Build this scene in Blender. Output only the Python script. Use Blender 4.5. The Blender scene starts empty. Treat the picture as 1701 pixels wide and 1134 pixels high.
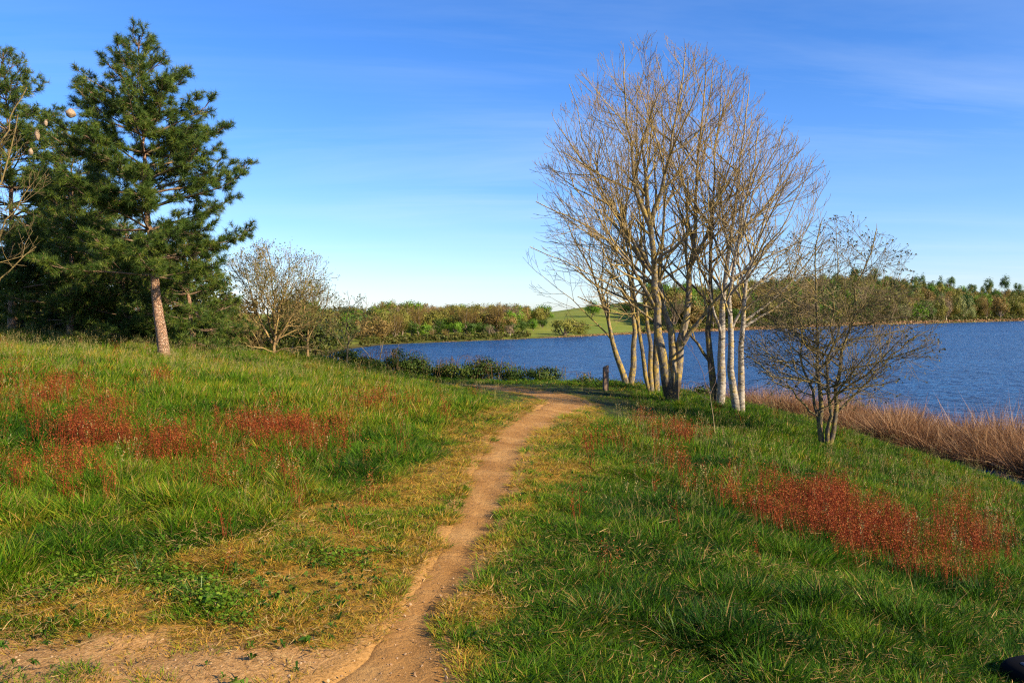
import bpy, math, random
import numpy as np
from mathutils import Vector, noise as mnoise

scene = bpy.context.scene
COL = scene.collection
R = random.Random(7)
NR = np.random.default_rng(7)

# ------------------------------------------------------------------ camera
F = 1373.0                       # focal length in photograph pixels (1701 wide)
EYE = 1.6
PITCH = math.atan(47.0 / F)
cam_data = bpy.data.cameras.new('camera')
cam_data.sensor_width = 36.0
cam_data.lens = F / 1701.0 * 36.0
cam_data.clip_start = 0.1
cam_data.clip_end = 5000.0
cam = bpy.data.objects.new('camera', cam_data)
COL.objects.link(cam)
cam.location = (0, 0, EYE)
cam.rotation_euler = (math.pi / 2 - PITCH, 0, 0)
scene.camera = cam

# ------------------------------------------------------------------ light
SUN_EL = math.radians(27.0)
SUN_TRAVEL = Vector((-0.86, 0.51, 0)).normalized()       # way the light travels over the ground
to_sun = Vector((-SUN_TRAVEL.x * math.cos(SUN_EL), -SUN_TRAVEL.y * math.cos(SUN_EL), math.sin(SUN_EL)))
sd = bpy.data.lights.new('sun', 'SUN')
sd.energy = 5.0
sd.angle = math.radians(0.5)
sd.color = (1.0, 0.84, 0.60)
sun = bpy.data.objects.new('sun', sd)
COL.objects.link(sun)
sun.rotation_euler = to_sun.to_track_quat('Z', 'Y').to_euler()

world = bpy.data.worlds.new('World')
scene.world = world
world.use_nodes = True
wt = world.node_tree
wt.nodes.clear()


def nn(t, kind, **kw):
    n = t.nodes.new(kind)
    for k, v in kw.items():
        setattr(n, k, v)
    return n


def lk(t, a, b):
    t.links.new(a, b)


sky = nn(wt, 'ShaderNodeTexSky', sky_type='NISHITA', sun_disc=False)
sky.sun_elevation = SUN_EL
sky.sun_rotation = math.atan2(to_sun.x, to_sun.y)
sky.altitude = 200
sky.air_density = 1.0
sky.dust_density = 0.3
sky.ozone_density = 2.0
hs = nn(wt, 'ShaderNodeHueSaturation')
hs.inputs['Saturation'].default_value = 1.16
hs.inputs['Value'].default_value = 1.27
tint = nn(wt, 'ShaderNodeMix', data_type='RGBA', blend_type='MULTIPLY')
tint.inputs[0].default_value = 1.0
tint.inputs[7].default_value = (0.80, 0.92, 1.28, 1)
lk(wt, sky.outputs[0], tint.inputs[6])
lk(wt, tint.outputs[2], hs.inputs['Color'])
tc = nn(wt, 'ShaderNodeTexCoord')
# thin cirrus: stretched noise on a plane above the camera (x/z, y/z)
sep = nn(wt, 'ShaderNodeSeparateXYZ')
lk(wt, tc.outputs['Generated'], sep.inputs[0])
zc = nn(wt, 'ShaderNodeMath', operation='MAXIMUM')
zc.inputs[1].default_value = 0.03
lk(wt, sep.outputs['Z'], zc.inputs[0])
zp = nn(wt, 'ShaderNodeMath', operation='ADD')
zp.inputs[1].default_value = 0.06
lk(wt, zc.outputs[0], zp.inputs[0])
dx = nn(wt, 'ShaderNodeMath', operation='DIVIDE')
dy = nn(wt, 'ShaderNodeMath', operation='DIVIDE')
lk(wt, sep.outputs['X'], dx.inputs[0]); lk(wt, zp.outputs[0], dx.inputs[1])
lk(wt, sep.outputs['Y'], dy.inputs[0]); lk(wt, zp.outputs[0], dy.inputs[1])
cmb = nn(wt, 'ShaderNodeCombineXYZ')
lk(wt, dx.outputs[0], cmb.inputs[0]); lk(wt, dy.outputs[0], cmb.inputs[1])
mp = nn(wt, 'ShaderNodeMapping')
mp.inputs['Rotation'].default_value = (0, 0, math.radians(24))
mp.inputs['Scale'].default_value = (0.20, 0.85, 1)
lk(wt, cmb.outputs[0], mp.inputs[0])
cn = nn(wt, 'ShaderNodeTexNoise')
cn.inputs['Scale'].default_value = 0.8
cn.inputs['Detail'].default_value = 7
cn.inputs['Roughness'].default_value = 0.62
cn.inputs['Distortion'].default_value = 0.7
lk(wt, mp.outputs[0], cn.inputs['Vector'])
cr = nn(wt, 'ShaderNodeMapRange')
cr.inputs['From Min'].default_value = 0.42
cr.inputs['From Max'].default_value = 0.78
cr.inputs['To Max'].default_value = 0.45
lk(wt, cn.outputs[0], cr.inputs['Value'])
cn2 = nn(wt, 'ShaderNodeTexNoise')
cn2.inputs['Scale'].default_value = 0.35
cn2.inputs['Detail'].default_value = 2
lk(wt, cmb.outputs[0], cn2.inputs['Vector'])
cr2 = nn(wt, 'ShaderNodeMapRange')
cr2.inputs['From Min'].default_value = 0.35
cr2.inputs['From Max'].default_value = 0.65
lk(wt, cn2.outputs[0], cr2.inputs['Value'])
cm = nn(wt, 'ShaderNodeMath', operation='MULTIPLY')
lk(wt, cr.outputs[0], cm.inputs[0]); lk(wt, cr2.outputs[0], cm.inputs[1])
mixc = nn(wt, 'ShaderNodeMix', data_type='RGBA')
lk(wt, cm.outputs[0], mixc.inputs[0])
lk(wt, hs.outputs[0], mixc.inputs[6])
mixc.inputs[7].default_value = (6.6, 7.6, 8.6, 1)
bg = nn(wt, 'ShaderNodeBackground')
bg.inputs['Strength'].default_value = 0.068
lk(wt, mixc.outputs[2], bg.inputs['Color'])
wo = nn(wt, 'ShaderNodeOutputWorld')
lk(wt, bg.outputs[0], wo.inputs['Surface'])

scene.view_settings.view_transform = 'Standard'
scene.view_settings.look = 'None'
scene.view_settings.gamma = 1
scene.view_settings.exposure = 1.0
scene.cycles.max_bounces = 6
scene.cycles.diffuse_bounces = 3
scene.cycles.transparent_max_bounces = 4
scene.cycles.sample_clamp_indirect = 6
scene.cycles.filter_width = 1.2
scene.cycles.use_denoising = False
scene.cycles.sample_clamp_direct = 2.5


# ------------------------------------------------------------------ helpers
def px_dir(px, py):
    """direction through a photograph pixel, scaled so that y = 1 (used only to measure positions)"""
    a = (px - 850.5) / F
    b = (567.0 - py) / F
    c, s = math.cos(PITCH), math.sin(PITCH)
    y = c + b * s
    return a / y, (-s + b * c) / y


def at(px, py, Y):
    dx_, dz_ = px_dir(px, py)
    return np.array((dx_ * Y, Y, EYE + dz_ * Y))


def to_px(P):
    P = np.asarray(P, float)
    x, y, z = P[..., 0], P[..., 1], P[..., 2] - EYE
    c, s = math.cos(PITCH), math.sin(PITCH)
    f = y * c - z * s
    u = y * s + z * c
    f = np.maximum(f, 1e-3)
    return 850.5 + F * x / f, 567.0 - F * u / f


def smooth(a, b, x):
    t = np.clip((np.asarray(x, float) - a) / (b - a), 0, 1)
    return t * t * (3 - 2 * t)


def tag(o, label=None, cat=None, group=None, kind=None):
    if label: o['label'] = label
    if cat: o['category'] = cat
    if group: o['group'] = group
    if kind: o['kind'] = kind
    return o


def empty(name, loc):
    o = bpy.data.objects.new(name, None)
    o.empty_display_size = 0.2
    COL.objects.link(o)
    o.location = loc
    return o


def mesh_data(name, V, faces, mats=(), attrs=None, smooth_shade=False):
    """V (n,3); faces: list of int arrays (m,3) / (m,4); attrs: {name: point floats}"""
    V = np.asarray(V, np.float32)
    if not isinstance(faces, (list, tuple)):
        faces = [faces]
    faces = [np.asarray(f, np.int32) for f in faces if len(f)]
    me = bpy.data.meshes.new(name)
    me.vertices.add(len(V))
    me.vertices.foreach_set('co', V.ravel())
    if faces:
        loops = np.concatenate([f.ravel() for f in faces])
        tot = np.concatenate([np.full(len(f), f.shape[1], np.int32) for f in faces])
        start = np.concatenate([[0], np.cumsum(tot)[:-1]]).astype(np.int32)
        me.loops.add(len(loops))
        me.loops.foreach_set('vertex_index', loops)
        me.polygons.add(len(tot))
        me.polygons.foreach_set('loop_start', start)
        if smooth_shade:
            me.polygons.foreach_set('use_smooth', np.ones(len(tot), bool))
    for m in (mats if isinstance(mats, (list, tuple)) else [mats]):
        me.materials.append(m)
    for k, v in (attrs or {}).items():
        v = np.asarray(v, np.float32)
        if v.ndim == 1:
            me.attributes.new(k, 'FLOAT', 'POINT').data.foreach_set('value', v)
        else:
            me.attributes.new(k, 'FLOAT_VECTOR', 'POINT').data.foreach_set('vector', v.ravel())
    me.update(calc_edges=True)
    return me


def add_obj(name, me, parent=None, link=True):
    o = bpy.data.objects.new(name, me)
    if link:
        COL.objects.link(o)
    if parent is not None:
        o.parent = parent
        o.matrix_parent_inverse.identity()
        o.location = (0, 0, 0)
    return o


class Geo:
    """collects vertex / face arrays into one mesh"""
    def __init__(self):
        self.V, self.T, self.Q, self.n, self.A = [], [], [], 0, {}

    def add(self, V, T=None, Q=None, **attrs):
        V = np.asarray(V, float).reshape(-1, 3)
        self.V.append(V)
        if T is not None and len(T): self.T.append(np.asarray(T) + self.n)
        if Q is not None and len(Q): self.Q.append(np.asarray(Q) + self.n)
        for k, v in attrs.items():
            self.A.setdefault(k, []).append(np.broadcast_to(np.asarray(v, float), (len(V),)))
        self.n += len(V)

    def mesh(self, name, mats, smooth_shade=False, origin=None):
        V = np.concatenate(self.V)
        if origin is not None:
            V = V - np.asarray(origin)
        fs = []
        if self.T: fs.append(np.concatenate(self.T))
        if self.Q: fs.append(np.concatenate(self.Q))
        return mesh_data(name, V, fs, mats, {k: np.concatenate(v) for k, v in self.A.items()}, smooth_shade)


def unit(a):
    return a / np.maximum(np.linalg.norm(a, axis=-1, keepdims=True), 1e-9)


def tubes(geo, polys, sides=4, cap=False):
    """polys: list of (pts (k,3), radii (k,)); grouped by k and swept together"""
    by = {}
    for p, r in polys:
        by.setdefault(len(p), []).append((p, r))
    for k, lst in by.items():
        P = np.array([p for p, _ in lst], float)
        Rr = np.array([r for _, r in lst], float)
        B = len(P)
        T = np.zeros_like(P)
        T[:, 1:-1] = P[:, 2:] - P[:, :-2]
        T[:, 0] = P[:, 1] - P[:, 0]
        T[:, -1] = P[:, -1] - P[:, -2]
        T = unit(T)
        ref = np.where(np.abs(T[:, :1, 2:3]) < 0.9, np.array([[[0., 0, 1]]]), np.array([[[1., 0, 0]]]))
        ref = np.broadcast_to(ref, P.shape)
        S = unit(np.cross(T, ref)); U = np.cross(S, T)
        a = np.arange(sides) * 2 * math.pi / sides
        ring = (S[:, :, None] * np.cos(a)[None, None, :, None] + U[:, :, None] * np.sin(a)[None, None, :, None])
        V = P[:, :, None] + ring * Rr[:, :, None, None]
        i = np.arange(k - 1)[:, None]; j = np.arange(sides)[None, :]
        q = np.stack([i * sides + j, i * sides + (j + 1) % sides, (i + 1) * sides + (j + 1) % sides, (i + 1) * sides + j], -1).reshape(-1, 4)
        Q = (q[None] + (np.arange(B) * k * sides)[:, None, None]).reshape(-1, 4)
        geo.add(V.reshape(-1, 3), Q=Q, rad=np.repeat(Rr.ravel(), sides))


def rand_unit(n):
    v = NR.normal(size=(n, 3))
    return unit(v)


def leaf_quads(geo, C, N, size, aspect=0.6, **attrs):
    """rhombic leaves centred at C with normals roughly N; size (n,)"""
    n = len(C)
    t = unit(np.cross(N, rand_unit(n)))
    b = np.cross(N, t)
    size = np.broadcast_to(size, (n,))[:, None]
    V = np.stack([C - t * size * .5, C + b * size * aspect * .5 + N * size * .08, C + t * size * .5, C - b * size * aspect * .5 + N * size * .08], 1)
    Q = np.arange(n * 4).reshape(n, 4)
    at_ = {k: np.repeat(np.broadcast_to(v, (n,)), 4) for k, v in attrs.items()}
    geo.add(V.reshape(-1, 3), Q=Q, **at_)


# ------------------------------------------------------------------ materials
def new_mat(name):
    m = bpy.data.materials.new(name)
    m.use_nodes = True
    t = m.node_tree
    t.nodes.clear()
    out = nn(t, 'ShaderNodeOutputMaterial')
    return m, t, out


def ramp(t, fac, stops, interp='LINEAR'):
    r = nn(t, 'ShaderNodeValToRGB')
    r.color_ramp.interpolation = interp
    el = r.color_ramp.elements
    while len(el) < len(stops):
        el.new(0.5)
    for e, (p, c) in zip(el, stops):
        e.position = p
        e.color = (*c, 1)
    lk(t, fac, r.inputs[0])
    return r.outputs[0]


def noise_tex(t, scale, detail=3, rough=0.55, vec=None, dist=0.0):
    n = nn(t, 'ShaderNodeTexNoise')
    n.inputs['Scale'].default_value = scale
    n.inputs['Detail'].default_value = detail
    n.inputs['Roughness'].default_value = rough
    n.inputs['Distortion'].default_value = dist
    if vec is not None:
        lk(t, vec, n.inputs['Vector'])
    return n.outputs[0]


def mixrgb(t, fac, a, b, mode='MIX'):
    m = nn(t, 'ShaderNodeMix', data_type='RGBA', blend_type=mode)
    for v, s in ((fac, m.inputs[0]), (a, m.inputs[6]), (b, m.inputs[7])):
        if isinstance(v, (int, float)):
            s.default_value = v
        elif isinstance(v, tuple):
            s.default_value = (*v, 1)
        else:
            lk(t, v, s)
    return m.outputs[2]


def mapr(t, v, a, b, c=0.0, d=1.0):
    m = nn(t, 'ShaderNodeMapRange')
    m.inputs['From Min'].default_value = a
    m.inputs['From Max'].default_value = b
    m.inputs['To Min'].default_value = c
    m.inputs['To Max'].default_value = d
    lk(t, v, m.inputs['Value'])
    return m.outputs[0]


def mth(t, op, a, b=None):
    m = nn(t, 'ShaderNodeMath', operation=op)
    for i, v in enumerate((a, b)):
        if v is None: continue
        if isinstance(v, (int, float)): m.inputs[i].default_value = v
        else: lk(t, v, m.inputs[i])
    return m.outputs[0]


def attr(t, name, kind='GEOMETRY', out='Fac'):
    a = nn(t, 'ShaderNodeAttribute', attribute_type=kind, attribute_name=name)
    return a.outputs[out]


def surf(t, out, color, rough=0.8, spec=0.3, bump=None, bstr=0.3, bdist=0.02, trans=0.0):
    p = nn(t, 'ShaderNodeBsdfPrincipled')
    if isinstance(color, tuple): p.inputs['Base Color'].default_value = (*color, 1)
    else: lk(t, color, p.inputs['Base Color'])
    if isinstance(rough, (int, float)): p.inputs['Roughness'].default_value = rough
    else: lk(t, rough, p.inputs['Roughness'])
    p.inputs['Specular IOR Level'].default_value = spec
    if bump is not None:
        b = nn(t, 'ShaderNodeBump')
        b.inputs['Strength'].default_value = bstr
        b.inputs['Distance'].default_value = bdist
        lk(t, bump, b.inputs['Height'])
        lk(t, b.outputs[0], p.inputs['Normal'])
    sh = p.outputs[0]
    if trans > 0:
        tr = nn(t, 'ShaderNodeBsdfTranslucent')
        if isinstance(color, tuple): tr.inputs[0].default_value = (*color, 1)
        else: lk(t, color, tr.inputs[0])
        mx = nn(t, 'ShaderNodeMixShader')
        mx.inputs[0].default_value = trans
        lk(t, sh, mx.inputs[1]); lk(t, tr.outputs[0], mx.inputs[2])
        sh = mx.outputs[0]
    lk(t, sh, out.inputs['Surface'])
    return p


def geo_pos(t):
    return nn(t, 'ShaderNodeNewGeometry').outputs['Position']


def obj_rand(t):
    return nn(t, 'ShaderNodeObjectInfo').outputs['Random']


def blade_mat(name, stops, dry, trans=0.3):
    """grass: instancer attribute 'hue' slides along the ramp, blade attribute 'rnd' varies it; 'h' is height along the blade"""
    m, t, out = new_mat(name)
    hue = attr(t, 'hue', 'INSTANCER')
    rnd = attr(t, 'rnd')
    f = mth(t, 'ADD', hue, mapr(t, rnd, 0, 1, -0.26, 0.26))
    c = ramp(t, f, stops)
    isdry = mth(t, 'GREATER_THAN', attr(t, 'rnd2'), 0.91)
    c = mixrgb(t, isdry, c, dry)
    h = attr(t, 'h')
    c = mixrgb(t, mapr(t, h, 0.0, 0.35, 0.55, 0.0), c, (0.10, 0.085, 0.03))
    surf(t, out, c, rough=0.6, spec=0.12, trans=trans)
    return m


def leaf_mat(name, stops, trans=0.25, rough=0.5, spec=0.4, objmix=0.0):
    m, t, out = new_mat(name)
    f = attr(t, 'rnd')
    if objmix:
        f = mth(t, 'ADD', mth(t, 'MULTIPLY', f, 1 - objmix), mth(t, 'MULTIPLY', obj_rand(t), objmix))
    c = ramp(t, f, stops)
    surf(t, out, c, rough=rough, spec=spec * .4, trans=trans)
    return m


def bark_mat(name, base, dark, lichen, lich_amt=0.5, twig=(0.15, 0.09, 0.07), mid=None, scale=6.0, white=False, foot=0.0):
    m, t, out = new_mat(name)
    pos = nn(t, 'ShaderNodeTexCoord').outputs['Object']
    mp = nn(t, 'ShaderNodeMapping')
    mp.inputs['Scale'].default_value = (1, 1, 2.2 if white else 0.35)
    lk(t, pos, mp.inputs[0])
    n1 = noise_tex(t, scale * 3, 5, 0.65, mp.outputs[0])
    c = mixrgb(t, mapr(t, n1, 0.4, 0.62), base, dark)
    n2 = noise_tex(t, scale * 1.1, 4, 0.7, pos, 0.5)
    c = mixrgb(t, mapr(t, n2, 0.62 - lich_amt * .25, 0.70 - lich_amt * .2), c, lichen)
    r = attr(t, 'rad')
    c = mixrgb(t, mapr(t, r, 0.010, 0.030, 1.0, 0.0), c, mid or lichen)
    c = mixrgb(t, mapr(t, r, 0.0045, 0.011, 1.0, 0.0), c, twig)
    if foot:
        sp = nn(t, 'ShaderNodeSeparateXYZ'); lk(t, pos, sp.inputs[0])
        hz = mth(t, 'ADD', sp.outputs[2], mth(t, 'MULTIPLY', n2, .5))
        c = mixrgb(t, mapr(t, hz, foot, foot + .25, .85, 0), c, (.05, .035, .025))
    surf(t, out, c, rough=.85, spec=.12, bump=n1, bstr=1.0, bdist=.03)
    return m


# ------------------------------------------------------------------ lake outline and terrain
WATER_Z = -4.4
LAKE = np.array([(26, -300), (22, -60), (21, 8), (17.0, 26.6), (17.1, 36), (17.0, 43), (13, 50), (4, 50), (-4, 50), (-9, 56), (-17, 74),
                 (-26, 100), (-27, 140), (-24, 158), (-12.5, 172), (7, 196), (45, 250), (85, 294), (157, 392), (247, 485),
                 (392, 634), (560, 800), (900, 1000), (1800, 1100), (1800, -300)], float)


def lake_sd(x, y):
    """signed distance to the lake outline: negative on water"""
    x = np.asarray(x, float); y = np.asarray(y, float)
    d = np.full(x.shape, 1e9); inside = np.zeros(x.shape, bool)
    n = len(LAKE)
    for i in range(n):
        ax, ay = LAKE[i]; bx, by = LAKE[(i + 1) % n]
        ex, ey = bx - ax, by - ay
        t = np.clip(((x - ax) * ex + (y - ay) * ey) / (ex * ex + ey * ey), 0, 1)
        d = np.minimum(d, np.hypot(x - ax - t * ex, y - ay - t * ey))
        c = ((ay > y) != (by > y)) & (x < (bx - ax) * (y - ay) / ((by - ay) if by != ay else 1e-9) + ax)
        inside ^= c
    return np.where(inside, -d, d)


CTRL = []
for q in [(652, 1130, 3.62), (705, 1028, 4.35), (745, 946, 5.2), (770, 874, 6.2), (810, 801, 7.85), (845, 729, 11.0),
          (905, 688, 14.5), (948, 672, 17.5), (930, 661, 21), (880, 650, 24.5), (812, 640, 27), (890, 668, 19.5),
          (1115, 674, 22), (1043, 640, 26), (1083, 652, 24.5), (1193, 672, 22.5), (1228, 686, 21), (1370, 742, 18),
          (1010, 648, 24), (1300, 1000, 5.15), (1400, 900, 7.6), (1550, 850, 10.6), (1400, 800, 12.4), (1200, 760, 12.3),
          (1060, 704, 17), (1500, 785, 18), (1570, 783, 28), (1000, 900, 6.1), (1050, 780, 9.2),
          (200, 900, 5.6), (100, 770, 7.8), (300, 715, 9.5), (0, 660, 10.9), (500, 715, 10.7), (500, 650, 14.9), (700, 668, 16.7),
          (272, 600, 20), (0, 612, 14), (22, 550, 26), (455, 592, 26), (530, 594, 27), (600, 613, 28), (700, 633, 28),
          (800, 635, 30), (930, 637, 31), (150, 1000, 4.6), (400, 900, 5.75), (620, 760, 9.0)]:
    CTRL.append(at(*q))
CTRL += [np.array(p, float) for p in [
    (0, -5, .05), (0, 0, 0), (-5, 0, .05), (-6, -6, .1), (4, 0, -.65), (5, -6, -.75), (11, 0, -2.2), (12, -12, -2.4), (20, 0, -4.2),
    (-12, 0, .35), (-20, 0, .8), (-12, 8, .6), (-20, 14, 1.1), (-25, -10, 1), (0, -20, 0), (15, -25, -3),
    (-4, 42, -2.6), (4, 42, -3.1), (10, 42, -3.4), (-4, 50, -4.5), (4, 50, -4.5), (13, 50, -4.5), (-12, 45, -1.0), (-9, 56, -4.4),
    (-20, 45, .7), (-30, 30, 1.6), (-30, 45, 1.2), (-20, 30, 1.2), (-24, 60, -.5),
    (17, 26.6, -4.4), (17.1, 36, -4.4), (17, 43, -4.5), (21, 20, -5), (21, 30, -5.3), (22, 40, -5.5), (20.5, 12, -4.4), (10, 32, -2.6), (12, 20, -2.6)]]
CTRL = np.array(CTRL)


def _phi(r2):
    return np.where(r2 > 0, 0.5 * r2 * np.log(np.maximum(r2, 1e-12)), 0)


_n = len(CTRL)
_d2 = ((CTRL[:, None, :2] - CTRL[None, :, :2]) ** 2).sum(-1)
_A = np.zeros((_n + 3, _n + 3))
_A[:_n, :_n] = _phi(_d2) + np.eye(_n) * 1.5
_A[:_n, _n] = 1; _A[:_n, _n + 1:] = CTRL[:, :2]
_A[_n, :_n] = 1; _A[_n + 1:, :_n] = CTRL[:, :2].T
_w = np.linalg.solve(_A, np.concatenate([CTRL[:, 2], np.zeros(3)]))


def z_near(x, y):
    z = _w[_n] + _w[_n + 1] * x + _w[_n + 2] * y
    for i in range(_n):
        z = z + _w[i] * _phi((x - CTRL[i, 0]) ** 2 + (y - CTRL[i, 1]) ** 2)
    return z


RISE_T = [-.6, -.3, -.15, -.05, .03, .09, .14, .19, .26, .34, .42, .5, .62, .8]
RISE_V = [5, 4.5, 3.6, 3.8, 5.2, 8.5, 11, 11.5, 13, 17, 22, 19.5, 18.5, 18.5]


def z_far(x, y, sd_):
    t = x / np.maximum(y, 20.0)
    rise = np.where(y < 60, 5.0, np.interp(t, RISE_T, RISE_V))
    reach = np.where(y < 60, 40.0, np.interp(t, [-.2, 0, .1, .2, .3, .62], [70, 85, 85, 90, 95, 110]))
    s = np.clip(sd_ / reach, 0, 1)
    z = WATER_Z + 0.35 * smooth(0, 2, sd_) + rise * (0.45 * s + 0.55 * smooth(0, 1, s))
    return np.where(sd_ < 0, WATER_Z - 0.15 + np.maximum(sd_, -12) * .16, z)


def vnoise(x, y, s, seed=0):
    """cheap smooth value noise for arrays"""
    x = np.asarray(x, float) * s + seed * 17.3; y = np.asarray(y, float) * s - seed * 9.1
    xi = np.floor(x); yi = np.floor(y); fx = x - xi; fy = y - yi
    fx = fx * fx * (3 - 2 * fx); fy = fy * fy * (3 - 2 * fy)

    def h(i, j):
        v = np.sin(i * 127.1 + j * 311.7 + seed * 74.7) * 43758.5453
        return v - np.floor(v)
    return (h(xi, yi) * (1 - fx) + h(xi + 1, yi) * fx) * (1 - fy) + (h(xi, yi + 1) * (1 - fx) + h(xi + 1, yi + 1) * fx) * fy


def fnoise(x, y, s, seed=0, oct=3):
    v = 0; a = .5; tot = 0
    for k in range(oct):
        v = v + a * vnoise(x, y, s * 2 ** k, seed + k * 3); tot += a; a *= .5
    return v / tot


def z_base(x, y):
    x = np.asarray(x, float); y = np.asarray(y, float)
    r = np.sqrt(((x + 2) / 34.0) ** 2 + ((y - 20) / 46.0) ** 2)
    w = 1 - smooth(0.72, 1.0, r)
    zf = z_far(x, y, lake_sd(x, y))
    zn = z_near(x, y)
    return zf * (1 - w) + zn * w


# rays onto the ground, used to measure where the path and the patches lie
def ground_hit(px, py, y0=2.5, y1=60):
    dx_, dz_ = px_dir(px, py)
    ys = np.concatenate([np.linspace(y0, 12, 120), np.linspace(12.1, y1, 240)])
    d = EYE + dz_ * ys - z_base(dx_ * ys, ys)
    k = np.argmax(d < 0)
    if d[k] >= 0: return None
    if k == 0: return np.array((dx_ * y0, y0))
    t = d[k - 1] / (d[k - 1] - d[k])
    yy = ys[k - 1] + t * (ys[k] - ys[k - 1])
    return np.array((dx_ * yy, yy))


EDGES = [(1134, 600, 742), (1096, 607, 724), (1060, 628, 716), (1028, 658, 724), (982, 683, 754), (946, 713, 776), (910, 733, 794),
         (874, 754, 817), (837, 765, 833), (801, 781, 844), (765, 799, 858), (729, 817, 878), (711, 837, 893), (690, 872, 930),
         (677, 905, 952)]
PL = []
for py, l, r_ in EDGES:
    a, b = ground_hit(l, py), ground_hit(r_, py)
    PL.append((*(a + b) / 2, abs(b[0] - a[0]) / 2 * 1.2))
for px, py, hw in [(945, 668, .50), (930, 660.5, .55), (900, 654, .55), (862, 648.5, .50), (820, 642.5, .45), (790, 639.5, .3)]:
    p = ground_hit(px, py)
    if p is not None:
        PL.append((p[0], p[1], hw))
PL.insert(0, (PL[0][0] - .25, 3.0, .5)); PL.insert(0, (PL[0][0] - .3, 1.5, .9)); PL.insert(0, (-.9, -2, 1.2))
PL = np.array(PL)
# resample smoothly
_s = np.concatenate([[0], np.cumsum(np.hypot(*np.diff(PL[:, :2], axis=0).T))])
_ss = np.arange(0, _s[-1], 0.12)
PATH = np.stack([np.interp(_ss, _s, PL[:, k]) for k in range(3)], 1)
for _ in range(10):
    PATH[1:-1] = PATH[1:-1] * .5 + (PATH[:-2] + PATH[2:]) * .25


def path_info(x, y):
    """signed metres beyond the path edge (negative on the path) and side (-1 left, +1 right)"""
    x = np.asarray(x, float); y = np.asarray(y, float)
    shp = x.shape; x = x.ravel(); y = y.ravel()
    best = np.full(len(x), 9.0); side = np.where(x < 0, -1.0, 1.0)
    tang = np.gradient(PATH[:, :2], axis=0)
    near = (y > -3) & (y < 38) & (np.abs(x) < 14)
    idx = np.nonzero(near)[0]
    P2 = PATH; T2 = tang
    for s in range(0, len(idx), 20000):
        ii = idx[s:s + 20000]
        dx_ = x[ii, None] - P2[None, :, 0]; dy_ = y[ii, None] - P2[None, :, 1]
        d = np.hypot(dx_, dy_) - P2[None, :, 2]
        k = d.argmin(1)
        best[ii] = d[np.arange(len(ii)), k]
        kk = np.arange(len(ii))
        side[ii] = np.sign(T2[k, 1] * dx_[kk, k] - T2[k, 0] * dy_[kk, k])
    return best.reshape(shp), side.reshape(shp)


def relief(x, y, pd):
    """hummocks of the meadow, fading out on the path"""
    k = np.where(y > 15, smooth(0.4, 3.0, pd), smooth(0.1, 1.2, pd)) * (1 - smooth(45, 60, y))
    return k * (0.16 * (fnoise(x, y, .55, 5) - .5) + 0.11 * (fnoise(x, y, 2.2, 8, 2) - .5))


def z_ground(x, y, pd=None):
    if pd is None:
        pd, _ = path_info(x, y)
    return z_base(x, y) + relief(x, y, pd) - 0.045 * (1 - smooth(-.09, .03, pd))


# worn ground: short mossy turf beside the path, gravelly corner at the lower left
def worn_map(x, y, pd, side):
    px, py = to_px(np.stack([x, y, z_base(x, y)], -1))
    n = fnoise(x, y, 1.1, 21) - .5
    wl = np.interp(y, [4, 6.3, 8.5, 11, 20], [1.1, 1.0, .6, .7, .35])
    wr = np.interp(y, [3.5, 5.5, 7.5, 10, 14, 20], [.12, .17, .55, .8, .55, .3])
    w = np.where(side < 0, 1 - smooth(wl * .55, wl * 1.25, pd + n * .9), 1 - smooth(wr * .5, wr * 1.35, pd + n * .7))
    lim = np.interp(px, [0, 120, 230, 420, 560, 640], [970, 955, 905, 875, 835, 790])
    c = smooth(-25, 45, (py - lim) + n * 70) * (px < 760) * (side < 0)
    w = np.maximum(w, c)
    lim2 = np.interp(px, [0, 300, 520, 620, 700], [1010, 1045, 1085, 1075, 1060])
    bare = smooth(-30, 55, (py - lim2) + n * 120) * (side < 0) * (py < 4000)
    bare = np.maximum(bare, smooth(1120, 1250, py) * (y < 3.4) * (side < 0))
    bare = np.where(y < 3.0, np.maximum(bare, side < 0), bare)
    return np.clip(w, 0, 1), np.clip(bare, 0, 1), px, py


def axis(fine_lo, fine_hi, step, lo, hi, g=1.12):
    c = list(np.arange(fine_lo, fine_hi + 1e-6, step))
    s = step; v = fine_hi
    while v < hi:
        s = min(s * g, 11); v += s; c.append(v)
    s = step; v = fine_lo; pre = []
    while v > lo:
        s = min(s * g, 20); v -= s; pre.append(v)
    return np.array(pre[::-1] + c)


gx = np.concatenate([axis(-9, 13, .13, -900, 1500, 1.06), np.arange(-1.6, 2.2, .045)]); gx = np.unique(np.round(gx, 3)); gx = gx[np.concatenate([[True], np.diff(gx) > .02])]
gy = np.concatenate([axis(2, 9, .07, -120, 9, 1.1), axis(9.12, 30, .13, 9.1, 1500, 1.05)]); gy = gy[gy < 1560]; gy = np.unique(np.round(gy, 3))
GX, GY = np.meshgrid(gx, gy)
PD, SIDE = path_info(GX, GY)
GZ = z_ground(GX, GY, PD)
WORN, BARE, _, _ = worn_map(GX, GY, PD, SIDE)
nearm = (np.hypot(GX, GY) < 60)
WORN = WORN * nearm; BARE = BARE * nearm
SD = lake_sd(GX, GY)
print('terrain verts', GX.size)

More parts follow.
